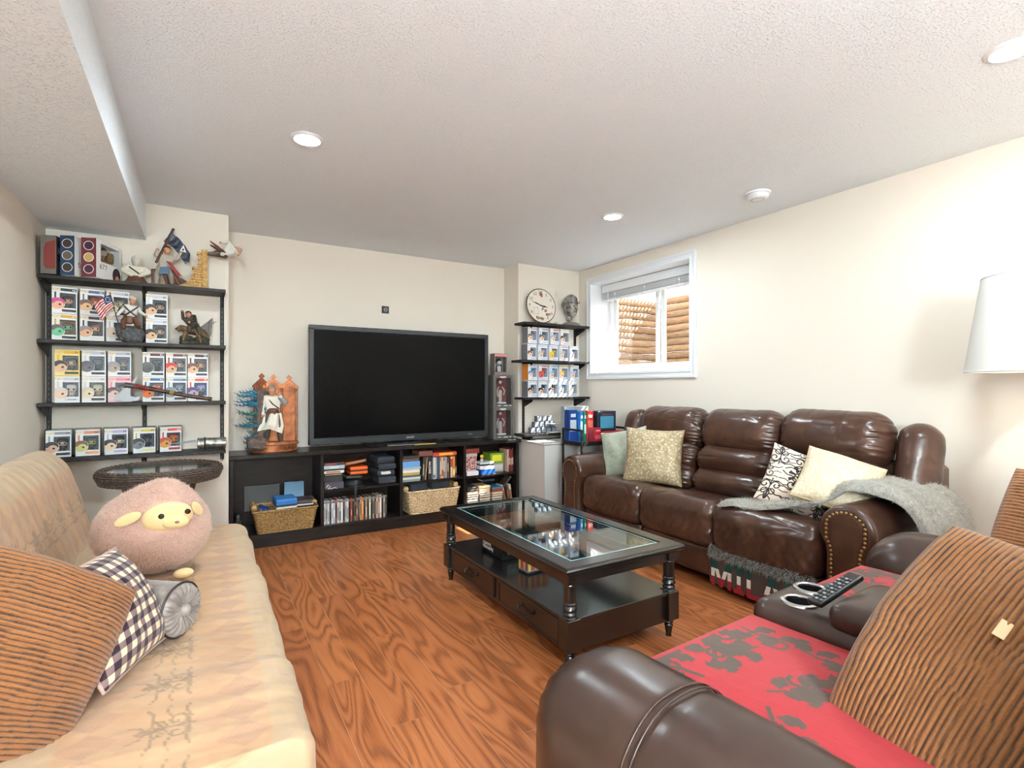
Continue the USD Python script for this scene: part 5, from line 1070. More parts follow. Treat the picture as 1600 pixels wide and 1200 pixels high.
for l, w, c, bnd in (('white paperback beside the teal one', .022, (222, 220, 214), (.05, .2, (120, 120, 124))), ('thin pale book beside the teal one', .012, (210, 206, 200), None), ('dark teal hardback', .026, (42, 82, 104), None), ('orange spined book next to the teal hardback', .018, (206, 116, 66), (.2, .8, (226, 190, 150))), ('cream book right of the teal hardback', .016, (226, 206, 180), (.1, .4, (196, 90, 60))), ('mauve grey book among the upright books', .018, (150, 130, 140), (.3, .8, (206, 196, 200))), ('grey paperback among the upright books', .016, (170, 168, 166), None), ('brown book among the upright books', .018, (120, 84, 60), (.3, .7, (190, 160, 120))), ('dark brown thin book among the upright books', .014, (74, 54, 46), None), ('cream and red book near the end of the upright books', .02, (222, 200, 170), (.5, .9, (180, 70, 50))), ('orange paperback, last of the upright books', .026, (216, 122, 50), (.1, .4, (240, 200, 120))), ('black spotted book at the end of the upright row', .014, (40, 36, 34), (.2, .5, (170, 150, 120)))):
    upright('book', l + ' in third bay', xx + w / 2, w, .193 + br_.uniform(-.006, .004), c, 0, bnd); xx += w + .0008
book('box', 'reddish brown box lying across the leaning books', 'box', .13, .16, .045, (120, 72, 60), (1.716, 4.335, zz + .2095), 2)
book('book', 'red and yellow picture book lying flat on the upright books', 'book', .23, .16, .034, (186, 60, 46), (1.90, 4.335, zz + .2), 1, pages=PG, band=(.25, .85, (236, 176, 50)))
for k, xx in enumerate((1.66, 1.86)): fabric_case(f'dark denim zip case in the pale basket, {("left", "right")[k]} one', xx, 4.345, .285 if k == 0 else .29, .17, .15, .075, (2, -3)[k])
# fourth bay, upper
G4 = 2.105
book('box', 'white flat box at the lower left of the fourth bay', 'box', .12, .2, .04, (226, 226, 228), (2.17, 4.315, zz), 0)
t = thing('gift_box', 'patterned red and white box behind the white box, fourth bay', 'box', (2.185, 4.40, zz)); obj('body', bx(-.07, .07, 0, .15, 0, .19, .002), mat('patterned_paper', srgb(200, 180, 170), .5, noise=(55, srgb(150, 60, 60), .47, .53)), t); obj('lid', bx(-.073, .073, -.003, .153, .165, .195, .002), C(206, 196, 190), t)
book('box', 'brick red box on top of the patterned box', 'box', .16, .16, .045, (150, 60, 46), (2.20, 4.395, zz + .196), 0)
z4 = zz
for l, h, c in (('bright blue box under the white one', .045, (30, 92, 190)), ('white box above the blue box', .034, (230, 230, 232)), ('black box in the small pile', .014, (40, 40, 44)), ('silver white box on top of the small pile', .02, (206, 208, 212))):
    book('box', l + ', fourth bay', 'box', .145, .13, h, c, (2.325 + (.012 if 'bright' in l else 0), 4.325, z4), -2); z4 += h + .0006
t = thing('trophy', 'small crystal ornament with yellow ball on the pile of boxes', 'ornament', (2.30, 4.385, z4)); obj('base', lathe([(0, 0), (.022, 0), (.018, .02), (.006, .03), (0, .03)], 8), mat('crystal', (.8, .82, .84), .08, trans=.7), t); obj('ball', trimesh.creation.icosphere(2, .019).apply_translation((0, 0, .047)), C(222, 160, 40, .3), t, smooth=True)
book('box', 'pale grey box under the green carton, fourth bay', 'box', .13, .14, .085, (176, 170, 166), (2.475, 4.39, zz), 0, band=(.1, .9, (206, 200, 196)))
book('tea_carton', 'green and yellow carton on the grey box, fourth bay', 'carton', .15, .15, .10, (120, 150, 40), (2.462, 4.38, zz + .0856), 2, band=(.15, .85, (216, 206, 60)))
for k, (c, l) in enumerate((((196, 170, 150), 'pale thin book'), ((110, 40, 40), 'dark red thin book'), ((140, 46, 46), 'red book'), ((90, 36, 38), 'maroon book'))): upright('book', f'{l} standing at the right end of fourth bay upper shelf', 2.565 + .018 * k, .016, .215 + .012 * (k % 2), c, 0, (.3, .6, (206, 180, 160)), 4.345)
# fourth bay, lower: paperbacks in three piles
zz = .1005
def pile(x, cols, nm):
    z = zz
    for k, c in enumerate(cols):
        h = .0185 + .006 * ((k * 7) % 3) / 2
        book('paperback', f'{("lowest", "second", "third", "fourth", "fifth", "sixth", "seventh", "eighth")[k]} paperback counted from the bottom of the {nm} pile, fourth bay', 'book', .118, .18, h, c, (x + br_.uniform(-.004, .004), 4.325 + br_.uniform(0, .008), z), br_.uniform(-1.5, 1.5), None, PG if k < len(cols) - 2 else None, spine='o', band=None); z += h + .0008
pile(2.178, [(90, 84, 80), (70, 66, 64), (100, 92, 86), (80, 74, 72), (96, 88, 84), (206, 176, 130), (66, 58, 54), (60, 54, 50)], 'left')
pile(2.306, [(80, 74, 70), (90, 84, 78), (84, 78, 72), (100, 90, 82), (78, 72, 70), (222, 190, 150), (226, 206, 170), (214, 170, 120)], 'middle')
pile(2.44, [(150, 90, 60), (90, 80, 72), (96, 84, 74), (80, 70, 64), (216, 140, 50), (150, 60, 50), (60, 120, 150)], 'right')
book('book', 'dark blue book lying on top of the middle pile, fourth bay', 'book', .13, .12, .018, (46, 62, 84), (2.38, 4.40, zz + .2), 0, pages=PG)
for k, (x, c, l, a) in enumerate(((2.535, (210, 190, 160), 'cream paperback', 14), (2.572, (90, 56, 46), 'brown book', 10), (2.60, (206, 196, 176), 'pale book', 8))): upright('book', f'{l} leaning at the right end of the fourth bay lower shelf', x, .022, .165, c, -a, (.2, .7, (130, 90, 70)), 4.335, zz, .13)
book('notebook', 'dark notebook tilted across the leaning books, fourth bay', 'notebook', .13, .10, .02, (60, 50, 46), (2.555, 4.33, zz + .185), 0, pages=PG, tilty=-48)
# ------------------------------------------------------------------ corner shelves by the window
def rbox(x, k, row, z, kw, lab): popbox(lab, x, 4.265, z, 0, **kw)
PALE = dict(frame=(214, 220, 230), inner=(150, 160, 176))
RW = 'on corner shelves by the window'
rows = [(RZ[1] + .1645, [2.795, 2.93, 3.065, 3.19], 'top row', [((196, 180, 176), 'grey banner and dark side', (110, 100, 96)), ((150, 160, 170), 'grey helmet print', (90, 92, 96)), ((190, 120, 110), 'pale blue figure', (150, 160, 176)), ((206, 200, 150), 'black and white print', (60, 56, 58))]),
    (RZ[1], [2.79, 2.918, 3.05, 3.178, 3.305], 'second row', [((206, 206, 210), 'brown haired print', (100, 80, 70)), ((196, 196, 206), 'white haired print', (190, 180, 176)), ((196, 200, 210), 'yellow figure print', (222, 186, 60)), ((186, 150, 150), 'red name strip', (170, 180, 196)), ((206, 206, 214), 'silver print, rightmost', (160, 160, 176))]),
    (RZ[2] + .1645, [2.798, 2.925, 3.05, 3.175, 3.315], 'third row', [((206, 206, 206), 'orange side panel', (70, 130, 190)), ((206, 150, 140), 'red headed print', (196, 60, 50)), ((150, 190, 220), 'light blue print', (150, 190, 220)), ((226, 190, 110), 'yellow haired print', (226, 186, 80)), ((206, 210, 220), 'plain pale print, rightmost', (170, 180, 200))]),
    (RZ[2], [2.795, 2.92, 3.045, 3.168, 3.295], 'bottom row', [((200, 200, 206), 'dark side panel, leftmost', (56, 50, 50)), ((206, 206, 210), 'black haired print', (46, 42, 44)), ((200, 206, 214), 'brown cap print', (84, 60, 56)), ((180, 200, 220), 'pale blue swirl print', (140, 170, 206)), ((216, 216, 220), 'sunlit blank print, rightmost', (200, 190, 170))])]
for z, xs, rn, its in rows:
    for k, (x, (bn, d, hc)) in enumerate(zip(xs, its)):
        kw = dict(PALE); kw.update(banner=bn, hair=hc, phair=hc, skin=(226, 196, 176) if 'yellow figure' not in d else (226, 190, 70), strip=(190, 196, 206), outfit=(120, 130, 150))
        if k == 0: kw['side'] = (214, 130, 50) if 'orange' in d else (110, 108, 112)
        if 'red headed' in d: kw['skin'] = (200, 80, 70)
        popbox(f'toy box with {d}, {rn} {RW}', x, 4.262, z, 9 if k == 0 else 5, **kw)
# clock on a wire stand
ck = thing('wall_clock', 'round floral clock with black numerals propped on a wire stand', 'clock', (2.935, 4.295, RZ[0] + .002)); R0, zc = .172, .185
def tilt(m, a=-7): return m.apply_transform(trimesh.transformations.rotation_matrix(math.radians(a), [1, 0, 0]))
def disc(r, t_, y): return T(lathe([(0, 0), (r, 0), (r, t_), (0, t_)], 56), (0, y, zc), 90, (1, 0, 0))
obj('rim', tilt(T(trimesh.creation.torus(R0, .006, 64, 8), (0, 0, zc), 90, (1, 0, 0))), mat('aged_brass', srgb(120, 100, 76), .4, .5), ck, smooth=True)
obj('dial', tilt(disc(R0 - .002, .010, .006)), mat('clock_face', srgb(226, 216, 204), .6), ck)
for k in range(1, 13):
    a = math.radians(90 - 30 * k); m = text(str(k), .028, (R0 * .80 * math.cos(a), -.0045, zc + R0 * .80 * math.sin(a)), depth=.001); obj('numeral', tilt(m), C(60, 56, 56), ck)
fl_ = np.random.default_rng(8)
for (fx, fz, n_, c) in ((.01, .115, 7, (190, 96, 90)), (.05, -.05, 5, (206, 150, 140)), (.075, -.085, 6, (190, 110, 100)), (.015, -.035, 3, (206, 160, 150)), (-.05, -.125, 5, (180, 130, 110)), (.0, -.13, 4, (150, 120, 90))):
    for q in range(n_):
        a = fl_.uniform(0, 6.28); d = fl_.uniform(0, .022); obj('printed_petal', tilt(plate(affinity.rotate(affinity.scale(Point(fx + d * math.cos(a), zc + fz + d * .8 * math.sin(a)).buffer(.014, 5), 1, .65), fl_.uniform(0, 180)), -.0041, .0005)), C(*c) if q % 3 else C(116, 126, 92), ck)
obj('printed_card', tilt(plate(sbox(-.095, zc - .09, -.04, zc - .02).difference(sbox(-.092, zc - .087, -.043, zc - .023)), -.0041, .0005)), C(150, 140, 134), ck)
def hand(a, l, w): 
    a = math.radians(90 - a); p = Polygon([(-.02, -w * .4), (l * .5, -w), (l * .6, -w * .5), (l, 0), (l * .6, w * .5), (l * .5, w), (-.02, w * .4)]); return affinity.translate(affinity.rotate(p, math.degrees(a), origin=(0, 0)), 0, zc)
obj('hour_hand', tilt(plate(hand(84 + 15, .085, .009), -.006, .0015)), C(30, 28, 28), ck); obj('minute_hand', tilt(plate(hand(290, .135, .006), -.0085, .0015)), C(30, 28, 28), ck)
obj('wire_stand', cat_([tube([(s * .155, -.035, .012), (s * .14, -.04, .022), (s * .125, -.035, .010), (s * .10, -.02, .006), (s * .06, .0, .03), (s * .07, .05, .0035)], .0025, 6) for s in (-1, 1)] + [tube([(-.13, -.03, .004), (0, -.025, .004), (.13, -.03, .004)], .0025, 6)]), C(60, 54, 50, .4), ck)
# sculpted grey head
hs = thing('head_sculpture', 'grey sculpted metal plated head on a round stand, corner shelf', 'sculpture', (3.285, 4.29, RZ[0] + .001))
IRON = mat('pewter', srgb(160, 156, 148), .5, .3, noise=(30, srgb(92, 88, 84), .45, .62), bump=(50, .6, .006))
obj('base', lathe([(0, 0), (.095, 0), (.095, .012), (.08, .028), (.05, .036), (.012, .04), (.010, .08), (0, .08)], 40), mat('stand_grey', srgb(120, 112, 104), .6), hs, smooth=35)
hm = m3.Manifold.batch_hull([sph((0, .02, .235), .078), sph((0, -.01, .265), .062)]) + m3.Manifold.batch_hull([sph((0, -.02, .20), .065), sph((0, -.045, .115), .030), sph((0, .03, .15), .045)]) + bone((0, .02, .15), .035, (0, .02, .075), .03) + m3.Manifold.batch_hull([sph((0, -.085, .205), .010), sph((0, -.098, .175), .013), sph((0, -.07, .17), .015)])
for s in (-1, 1): hm -= sph((s * .03, -.092, .212), .018); hm += bone((s * .012, -.083, .232), .010, (s * .055, -.06, .238), .011)
hm = hm.scale((1.12, 1.0, 1.0)); h_ = obj('head', noisy(smooth_skin(hm, .006, 3), .0025, 40), IRON, hs, smooth=30)
obj('seam_plates', cat_([tube([(s * .012 + .001, -.08 - .012 * math.sin(q), .13 + .05 * q) for q in np.linspace(0, 3.1, 9)], .004, 6) for s in (1,)] + [tube([(s * .05, -.055, .17), (s * .062, -.04, .21), (s * .055, -.035, .26)], .005, 6) for s in (-1, 1)]), C(90, 50, 46, .4), h_, smooth=True)
for s in (-1, 1): obj('eye', T(trimesh.creation.icosphere(2, .011), (s * .03, -.078, .212)), C(190, 186, 176, .2), h_, smooth=True)
# little cubes and the clear case on the bottom board
CUBE = mat('cube_grey', srgb(104, 106, 110), .4)
n = 0
for (r, xs) in ((0, (2.80, 2.862, 2.925, 2.988, 3.05)), (1, (2.842, 2.905, 2.968, 3.03)), (2, (2.872, 2.935, 2.995))):
    for q, x in enumerate(xs):
        t = thing('small_cube', f'small dark grey cube, {("first", "second", "third", "fourth", "fifth")[q]} from left in {("bottom", "middle", "top")[r]} pyramid row', 'cube', (x, 4.28 + .004 * ((q * 3) % 2), RZ[3] + .057 * r + .001), (q * 7 + r * 5) % 9 - 4)
        obj('box', bx(-.027, .027, -.027, .027, 0, .055, .003), CUBE, t); obj('face_panel', bx(-.02, .02, -.0276, -.0265, .008, .047), C(150, 160, 172), t)
t = thing('display_case', 'clear acrylic case lying before the cubes on the lowest corner shelf', 'display case', (3.13, 4.235, RZ[3] + .001))
obj('case', bx(-.165, .165, -.03, .03, .012, .088, .002), CLEAR, t); obj('base', bx(-.17, .17, -.032, .032, 0, .012, .002), C(206, 208, 212, .2), t); obj('lid_edge', rect_frame(-.168, .168, -.032, .032, .086, .094, .004, .001), C(200, 204, 210, .2), t)
# white carton and cart
t = thing('white_box', 'large plain white box standing in the corner behind the cart', 'box', (3.04, 3.93, 0))
obj('body', bx(-.335, .335, 0, .44, 0, .672, .004), mat('white_gloss', srgb(214, 210, 206), .4), t); obj('lid', bx(-.340, .340, -.004, .445, .674, .690, .004), mat('white_gloss'), t); obj('corner_edge', bx(-.337, -.331, -.003, .003, .01, .67), C(196, 192, 190), t)
cr = thing('utility_cart', 'narrow black metal cart stacked with boxes beside the sofa arm', 'cart', (2.85, 3.565, 0)); cw, cd = .545, .27
for x in (0, cw):
    for y in (0, cd): obj('post', bx(x - .009, x + .009, y - .009, y + .009, .03, .835, .003), STEEL, cr)
    obj('handle', bx(x - .009, x + .009, 0, cd, .818, .836, .003), STEEL, cr)
for z in (.09, .40, .69):
    obj('tray', cat_([bx(0, cw, 0, cd, z, z + .006), bx(0, cw, -.004, .004, z, z + .035), bx(0, cw, cd - .004, cd + .004, z, z + .035), bx(-.004, .004, 0, cd, z, z + .035), bx(cw - .004, cw + .004, 0, cd, z, z + .035)]), STEEL, cr)
for x in (0, cw):
    for y in (0, cd): obj('caster', T(trimesh.creation.cylinder(.016, .02, sections=16), (x, y, .016), 90, (0, 1, 0)), DARKP, cr)
def gbox(label, x0, x1, y0, y1, z0, z1, c, art=None, side=None, cat='box', name='game_box'):
    t = thing(name, label, cat, ((x0 + x1) / 2, y0, z0)); w = (x1 - x0) / 2
    obj('carton', bx(-w, w, 0, y1 - y0, 0, z1 - z0, .002), C(*c, .35), t)
    if art: obj('printed_art', bx(-w * .75, w * .75, -.0008, .0002, (z1 - z0) * art[0], (z1 - z0) * art[1]), C(*art[2]), t); obj('title_strip', bx(-w * .6, w * .6, -.0014, -.0004, (z1 - z0) * .78, (z1 - z0) * .88), C(*art[3]), t)
    if side: obj('spine_print', bx(-w - .0008, -w + .0002, .01, y1 - y0 - .01, (z1 - z0) * .2, (z1 - z0) * .8), C(*side), t)
    return t
Z7 = .697
gbox('dark blue game box with grey dome print at the left of the cart', 2.862, 2.955, 3.76, 3.83, Z7, 1.0, (28, 62, 130), (.35, .7, (190, 200, 206), (206, 214, 226)))
gbox('slim light blue box beside the dark blue game box', 2.958, 2.992, 3.72, 3.825, Z7, .985, (40, 120, 190), (.3, .7, (170, 206, 226), (206, 220, 230)))
gbox('slim green box on the cart', 2.994, 3.022, 3.71, 3.825, Z7, .985, (30, 120, 96), (.3, .6, (190, 220, 206), (206, 220, 216)))
gbox('tall red box in the middle of the cart', 3.024, 3.095, 3.70, 3.825, Z7, .99, (190, 50, 46), (.3, .7, (226, 120, 100), (230, 200, 190)))
gbox('small red box at the front of the cart', 3.02, 3.105, 3.60, 3.68, Z7, .84, (170, 36, 46), (.3, .55, (206, 90, 96), (226, 150, 150)))
gbox('flat bright red box under the dark blue one', 3.13, 3.385, 3.62, 3.82, Z7, .80, (206, 40, 34))
gbox('black box with glowing cyan print on the flat red box', 3.115, 3.33, 3.66, 3.82, .8006, .985, (34, 46, 62), (.15, .75, (70, 140, 170), (90, 60, 70)), (24, 30, 40))
gbox('grey white flat box behind the game boxes', 2.87, 3.15, 3.84, 3.90, .6905, 1.03, (150, 156, 162), None)
gbox('green bag shaped box on the middle tray', 2.87, 2.97, 3.60, 3.75, .4065, .56, (120, 150, 60), (.2, .6, (90, 130, 50), (160, 180, 90)))
gbox('pale carton on the middle tray of the cart', 2.99, 3.36, 3.60, 3.80, .4065, .60, (214, 212, 210), None)
gbox('orange and brown packet on the bottom tray', 2.87, 2.99, 3.59, 3.75, .0965, .33, (130, 84, 50), (.3, .8, (222, 140, 50), (230, 180, 90)))
# ------------------------------------------------------------------ on the coffee table
t = thing('card_game_box', 'black card game box with white lettering on the lower table shelf', 'game box', (1.463, 2.54, .2225))
obj('carton', bx(0, .30, 0, .25, 0, .105, .002), C(18, 17, 18, .35), t); obj('lid_edge', bx(-.0008, .3008, -.0008, .2508, .099, .1005), C(60, 60, 60), t)
for k, s in enumerate(('Cards', 'Against', 'Humanity')):
    m = text(s, .021, (0, 0, 0), '-x', .0006, True, center=False); m.apply_translation((-.0004, .235, .072 - .024 * k)); obj('lettering', m, C(236, 236, 234), t)
m = text('Cards', .03, (0, 0, 0), '-y', .0006, True, center=False); m.apply_translation((.03, -.0004, .055)); obj('lettering', m, C(236, 236, 234), t)
m = text('The bigger b', .014, (0, 0, 0), '-y', .0006, True, center=False); m.apply_translation((.03, -.0004, .030)); obj('lettering', m, C(236, 236, 234), t)
for k, s in enumerate(('Cards', 'Against', 'Humanity')):
    m = text(s, .024, (0, 0, 0), '+z', .0006, True, center=False); V = np.array(m.vertices); m.vertices = np.stack([.045 + .03 * k - V[:, 1] * -1 - .02, .225 - V[:, 0], V[:, 2] + .105], 1); m.vertices = np.stack([.06 + .03 * k - V[:, 1], .22 - V[:, 0], V[:, 2] + .1045], 1); m.fix_normals(); obj('lettering', m, C(206, 206, 206), t)
t = thing('card_box', 'small grey card box printed with coloured pencil shapes on the table shelf', 'card box', (1.47, 2.285, .2225), 4)
obj('carton', bx(0, .14, 0, .085, 0, .085, .002), C(130, 136, 138, .4), t); obj('dark_base', bx(-.001, .141, -.001, .086, 0, .010, .001), C(26, 30, 36), t)
for k, c in enumerate(((226, 190, 60), (206, 70, 84), (226, 150, 90), (206, 60, 50), (222, 180, 50), (196, 66, 80), (226, 130, 70))):
    obj('printed_shape', plate(Polygon([(-.006, -.028), (.006, -.028), (.008, .03), (-.008, .03)]).buffer(.001), 0, .0006).apply_translation((.012 + .019 * k, 0, .046)), C(*c), t)
for k, c in enumerate(((222, 190, 60), (206, 66, 80), (226, 150, 90), (120, 60, 50))):
    m = plate(Polygon([(-.007, -.028), (.007, -.028), (.008, .03), (-.008, .03)]), 0, .0006); V = np.array(m.vertices); m.vertices = np.stack([V[:, 1] - .0, .074 - .021 * k + V[:, 0], V[:, 2] + .046], 1); m.fix_normals(); obj('printed_shape', m, C(*c), t)
# ------------------------------------------------------------------ sofa cushions, throw and hanging blanket
def uvcol(uv, sd, f): return np.clip(f(uv[:, 0], uv[:, 1], sd), .004, 1)
def basis(V, nrm, up):
    n = np.array(nrm, float); n /= np.linalg.norm(n); z = np.array(up, float); z -= n * (z @ n); z /= np.linalg.norm(z); y = -n; x = np.cross(y, z); return V @ np.stack([x, y, z])
def cushion(name, label, w, h, th, c, yaw, tilt_, roll, m, seed, colf=None, n=64, pull=.07, disp=None, cat='cushion', piping=None, wr=.008, frame=None):
    V, F, uv, sd = pillow(w, h, th, n, pull, 2.1, wr, seed)
    if disp is not None: V[:, 1] += sd * disp(uv[:, 0], uv[:, 1], sd)
    V2 = pose(V, (0, 0, 0), yaw, tilt_, roll) if frame is None else basis(V, *frame)
    t = thing(name, label, cat, c)
    obj('cover', (V2, F), m, t, smooth=True, col=None if colf is None else uvcol(uv, sd, colf))
    if piping is not None:
        g = np.linspace(-1, 1, 26); e = np.concatenate([np.stack([g, -np.ones(26)], 1), np.stack([np.ones(26), g], 1)[1:], np.stack([g[::-1], np.ones(26)], 1)[1:], np.stack([-np.ones(26), g[::-1]], 1)[1:-1]])
        P_ = np.stack([w / 2 * e[:, 0] * (1 - pull * (1 - e[:, 1] ** 2)), e[:, 0] * 0, h / 2 * e[:, 1] * (1 - pull * (1 - e[:, 0] ** 2))], 1)
        obj('piping', tube(pose(P_, (0, 0, 0), yaw, tilt_, roll), .005, 6, True), piping, t, smooth=True)
    return t
PRINT = mat('woven_print', rough=.85, attr=True, sheen=.15, bump=(260, .12, .0015))
GOLDC = mat('gold_sequin', srgb(158, 138, 106), .42, .25, noise=(75, srgb(206, 190, 156), .50, .62), bump=(160, .5, .004))
cushion('cushion', 'pale sage green cushion behind the gold one, far end of the sofa', .40, .40, .15, (2.985, 3.17, .665), -66, -16, -12, mat('sage_velvet', srgb(176, 178, 160), .7, sheen=.6, noise=(8, srgb(150, 156, 136), .4, .65)), 3)
cushion('cushion', 'square gold speckled cushion on the far sofa seat', .43, .42, .15, (2.90, 2.78, .69), -52, -14, 2, GOLDC, 8)
def damask(u, v, sd):
    x, y = u * .17, v * .17
    k = np.zeros_like(x)
    for (cx, cy, sc, fl) in ((0, -.03, .11, 1), (0, .075, .10, -1), (-.125, .10, .10, 1), (.125, .10, .10, 1), (-.125, -.10, .10, -1), (.125, -.10, .10, -1), (0, .165, .08, 1), (0, -.16, .08, -1), (-.17, 0, .08, 1), (.17, 0, .08, 1)):
        near = np.hypot(x - cx, y - cy) < sc * 1.2; k[near] = np.maximum(k[near], motif_field((x - cx)[near], (y - cy)[near] * fl, sc, 1.45))
    r = np.hypot(x / 1.0, (y - .01) / 1.1); k = np.maximum(k, ((np.sin(np.arctan2(y - .01, x) * 9) > .1) & (r < .062) & (r > .028)) * 1.0); k = np.maximum(k, (r < .014) * 1.)
    return np.array(srgb(232, 212, 194)) * (1 - k[:, None]) + np.array(srgb(34, 30, 34)) * k[:, None]
cushion('cushion', 'cream cushion with black damask print on the near sofa seat', .36, .36, .15, (2.90, 1.69, .665), -48, -24, 22, PRINT, 12, damask, n=170)
cushion('cushion', 'shiny cream cushion lying against the near sofa arm', .37, .37, .17, (2.90, 1.47, .70), -48, -46, 24, mat('champagne_satin', srgb(214, 196, 160), .42, sheen=.3, noise=(70, srgb(232, 220, 194), .45, .6), bump=(10, .4, .02)), 17, piping=mat('champagne_piping', srgb(190, 166, 120), .5))
# throw over the arm
def drape(path, x0f, x1f, nx, th, seed, amp):
    p = resample(rounded(path, .06, 8), .009); A = np.linspace(0, 1, len(p)); U = np.linspace(0, 1, nx)
    X = np.array([x0f(a) + (x1f(a) - x0f(a)) * U for a in A]); Y = np.repeat(p[:, :1], nx, 1); Z = np.repeat(p[:, 1:], nx, 1)
    nz = meshkit.fbm(np.stack([X.ravel() * 12, np.repeat(A, nx) * 9, X.ravel() * 0 + seed], 1), 3, seed).reshape(X.shape) - .5
    Z = Z + nz * amp * 2 + .012 * np.sin(X * 46 + A[:, None] * 7) * np.sin(np.pi * A)[:, None]
    return X, Y, Z
FUR = mat('grey_fur', srgb(178, 174, 164), .95, sheen=.5, noise=(50, srgb(140, 136, 128), .4, .65))
TUFT = mat('grey_fur_tuft', srgb(192, 188, 178), .9, sheen=.3)
pa = [(1.98, .515), (1.80, .525), (1.58, .565), (1.46, .62), (1.38, .69), (1.24, .70), (1.12, .665), (1.05, .58), (1.035, .48), (1.03, .36)]
X, Y, Z = drape(pa, lambda a: 2.59 + .16 * min(1, a * 2.2), lambda a: 2.74 + .52 * min(1, a * 1.7), 70, .03, 4, .016)
r_, c_ = X.shape; G = np.stack([X, Y, Z], -1); N = np.cross(np.gradient(G, axis=0), np.gradient(G, axis=1)); N /= np.linalg.norm(N, axis=2)[..., None]
if N[..., 2].mean() < 0: N = -N
ed = np.minimum(1, np.minimum(np.minimum(np.arange(r_)[:, None], r_ - 1 - np.arange(r_)[:, None]) / 3., np.minimum(np.arange(c_)[None, :], c_ - 1 - np.arange(c_)[None, :]) / 3.)); ed = np.sqrt(ed)
top = G + N * (.026 * ed)[..., None] + N * (.005 * (meshkit.noise(G.reshape(-1, 3) * 75, 3).reshape(r_, c_) - .5))[..., None]; bot = G - N * .004
idx = np.arange(r_ * c_).reshape(r_, c_); f = np.stack([idx[:-1, :-1], idx[1:, :-1], idx[1:, 1:], idx[:-1, 1:]], -1).reshape(-1, 4); f1 = np.vstack([f[:, :3], f[:, [0, 2, 3]]]); o = r_ * c_
bd = np.concatenate([idx[:-1, 0], idx[-1, :-1], idx[1:, -1][::-1], idx[0, 1:][::-1]]); nb = np.roll(bd, -1)
mm = trimesh.Trimesh(np.vstack([top.reshape(-1, 3), bot.reshape(-1, 3)]), np.vstack([f1, f1[:, ::-1] + o, np.stack([bd, nb + o, bd + o], 1), np.stack([bd, nb, nb + o], 1)]), process=False)
if mm.volume < 0: mm.invert()
th_ = thing('throw_blanket', 'fluffy grey throw blanket draped over the near sofa arm', 'blanket', (0, 0, 0))
obj('cloth', mm, FUR, th_, smooth=True)
def fur(parent, name, pts, nrm, length, width, m, seed, droop=.5, curl=.4):
    g = np.random.default_rng(seed); n = len(pts)
    d = nrm + g.normal(0, curl, (n, 3)); d /= np.linalg.norm(d, axis=1)[:, None]; L_ = length * g.uniform(.5, 1.2, n)[:, None]
    p1 = pts + d * L_ * .5; d2 = d + g.normal(0, curl, (n, 3)) + np.array([0, 0, -droop]); d2 /= np.linalg.norm(d2, axis=1)[:, None]; p2 = p1 + d2 * L_ * .6
    P_ = np.stack([pts - nrm * .003, pts + d * L_ * .2, p1, p2], 1).reshape(-1, 3)
    c = UsdGeom.BasisCurves.Define(stage, numbered(path_of(parent), name)); c.CreateTypeAttr('linear'); c.CreateCurveVertexCountsAttr(Vt.IntArray.FromNumpy(np.full(n, 4, np.int32)))
    c.CreatePointsAttr(Vt.Vec3fArray.FromNumpy(P_.astype(np.float32))); c.CreateWidthsAttr(Vt.FloatArray.FromNumpy(np.tile(np.array([1, .9, .7, .25], np.float32) * width, n))); c.SetWidthsInterpolation('vertex')
    UsdShade.MaterialBindingAPI.Apply(c.GetPrim()).Bind(m); tag(c, kind='stuff'); return c.GetPrim()
def samples(m, n, seed):
    g = np.random.default_rng(seed); ar = m.area_faces / m.area_faces.sum(); fi = g.choice(len(ar), n, p=ar); a, b = g.random(n), g.random(n); s = a + b > 1; a[s], b[s] = 1 - a[s], 1 - b[s]
    v = m.vertices[m.faces[fi]]; return v[:, 0] + (v[:, 1] - v[:, 0]) * a[:, None] + (v[:, 2] - v[:, 0]) * b[:, None], m.face_normals[fi]
sp_, sn_ = samples(mm, 26000, 2); k_ = (sn_[:, 2] > -.3) | (sn_[:, 0] < -.3); fur(th_, 'fur', sp_[k_], sn_[k_], .016, .0016, TUFT, 4, .5, .5)
mb = thing('hanging_blanket', 'brown fringed blanket reading MILAN hanging over the sofa footrest', 'blanket', (2.612, 1.75, 0))
m = soft(.018, .60, .215, .008, (3, 40, 20), (.004, 0, 0), .008, 16, 3); m.apply_translation((0, 0, .155)); obj('cloth', m, mat('brown_fleece', srgb(72, 56, 48), .95, sheen=.4), mb, smooth=True)
sm = [samples(m, 9000, 5)]; q, nn_ = sm[0]; kk = (q[:, 2] > .20) & (q[:, 0] < .004); fur(mb, 'fringe', q[kk], nn_[kk], .026, .0022, mat('silver_fringe', srgb(150, 146, 140), .6), 6, 1.2, .35)
tx = text('MILAN', .150, (0, 0, 0), '-x', .002, True); tx.apply_translation((-.0145, .0, .118)); z0_, z1_ = tx.bounds[0][2], tx.bounds[1][2]
tx.apply_scale([1, .56 / (tx.bounds[1][1] - tx.bounds[0][1]), 1])
for nm, a, b, c in (('red_lettering', 0, .34, (150, 26, 34)), ('white_lettering', .34, .64, (226, 220, 206)), ('green_lettering', .64, 1, (20, 66, 60))):
    s = trimesh.intersections.slice_mesh_plane(tx, [0, 0, 1], [0, 0, z0_ + (z1_ - z0_) * a]); s = trimesh.intersections.slice_mesh_plane(s, [0, 0, -1], [0, 0, z0_ + (z1_ - z0_) * b]); obj(nm, s, C(*c, .8), mb, label=f'{nm.split("_")[0]} band of the large letters', kind='stuff')
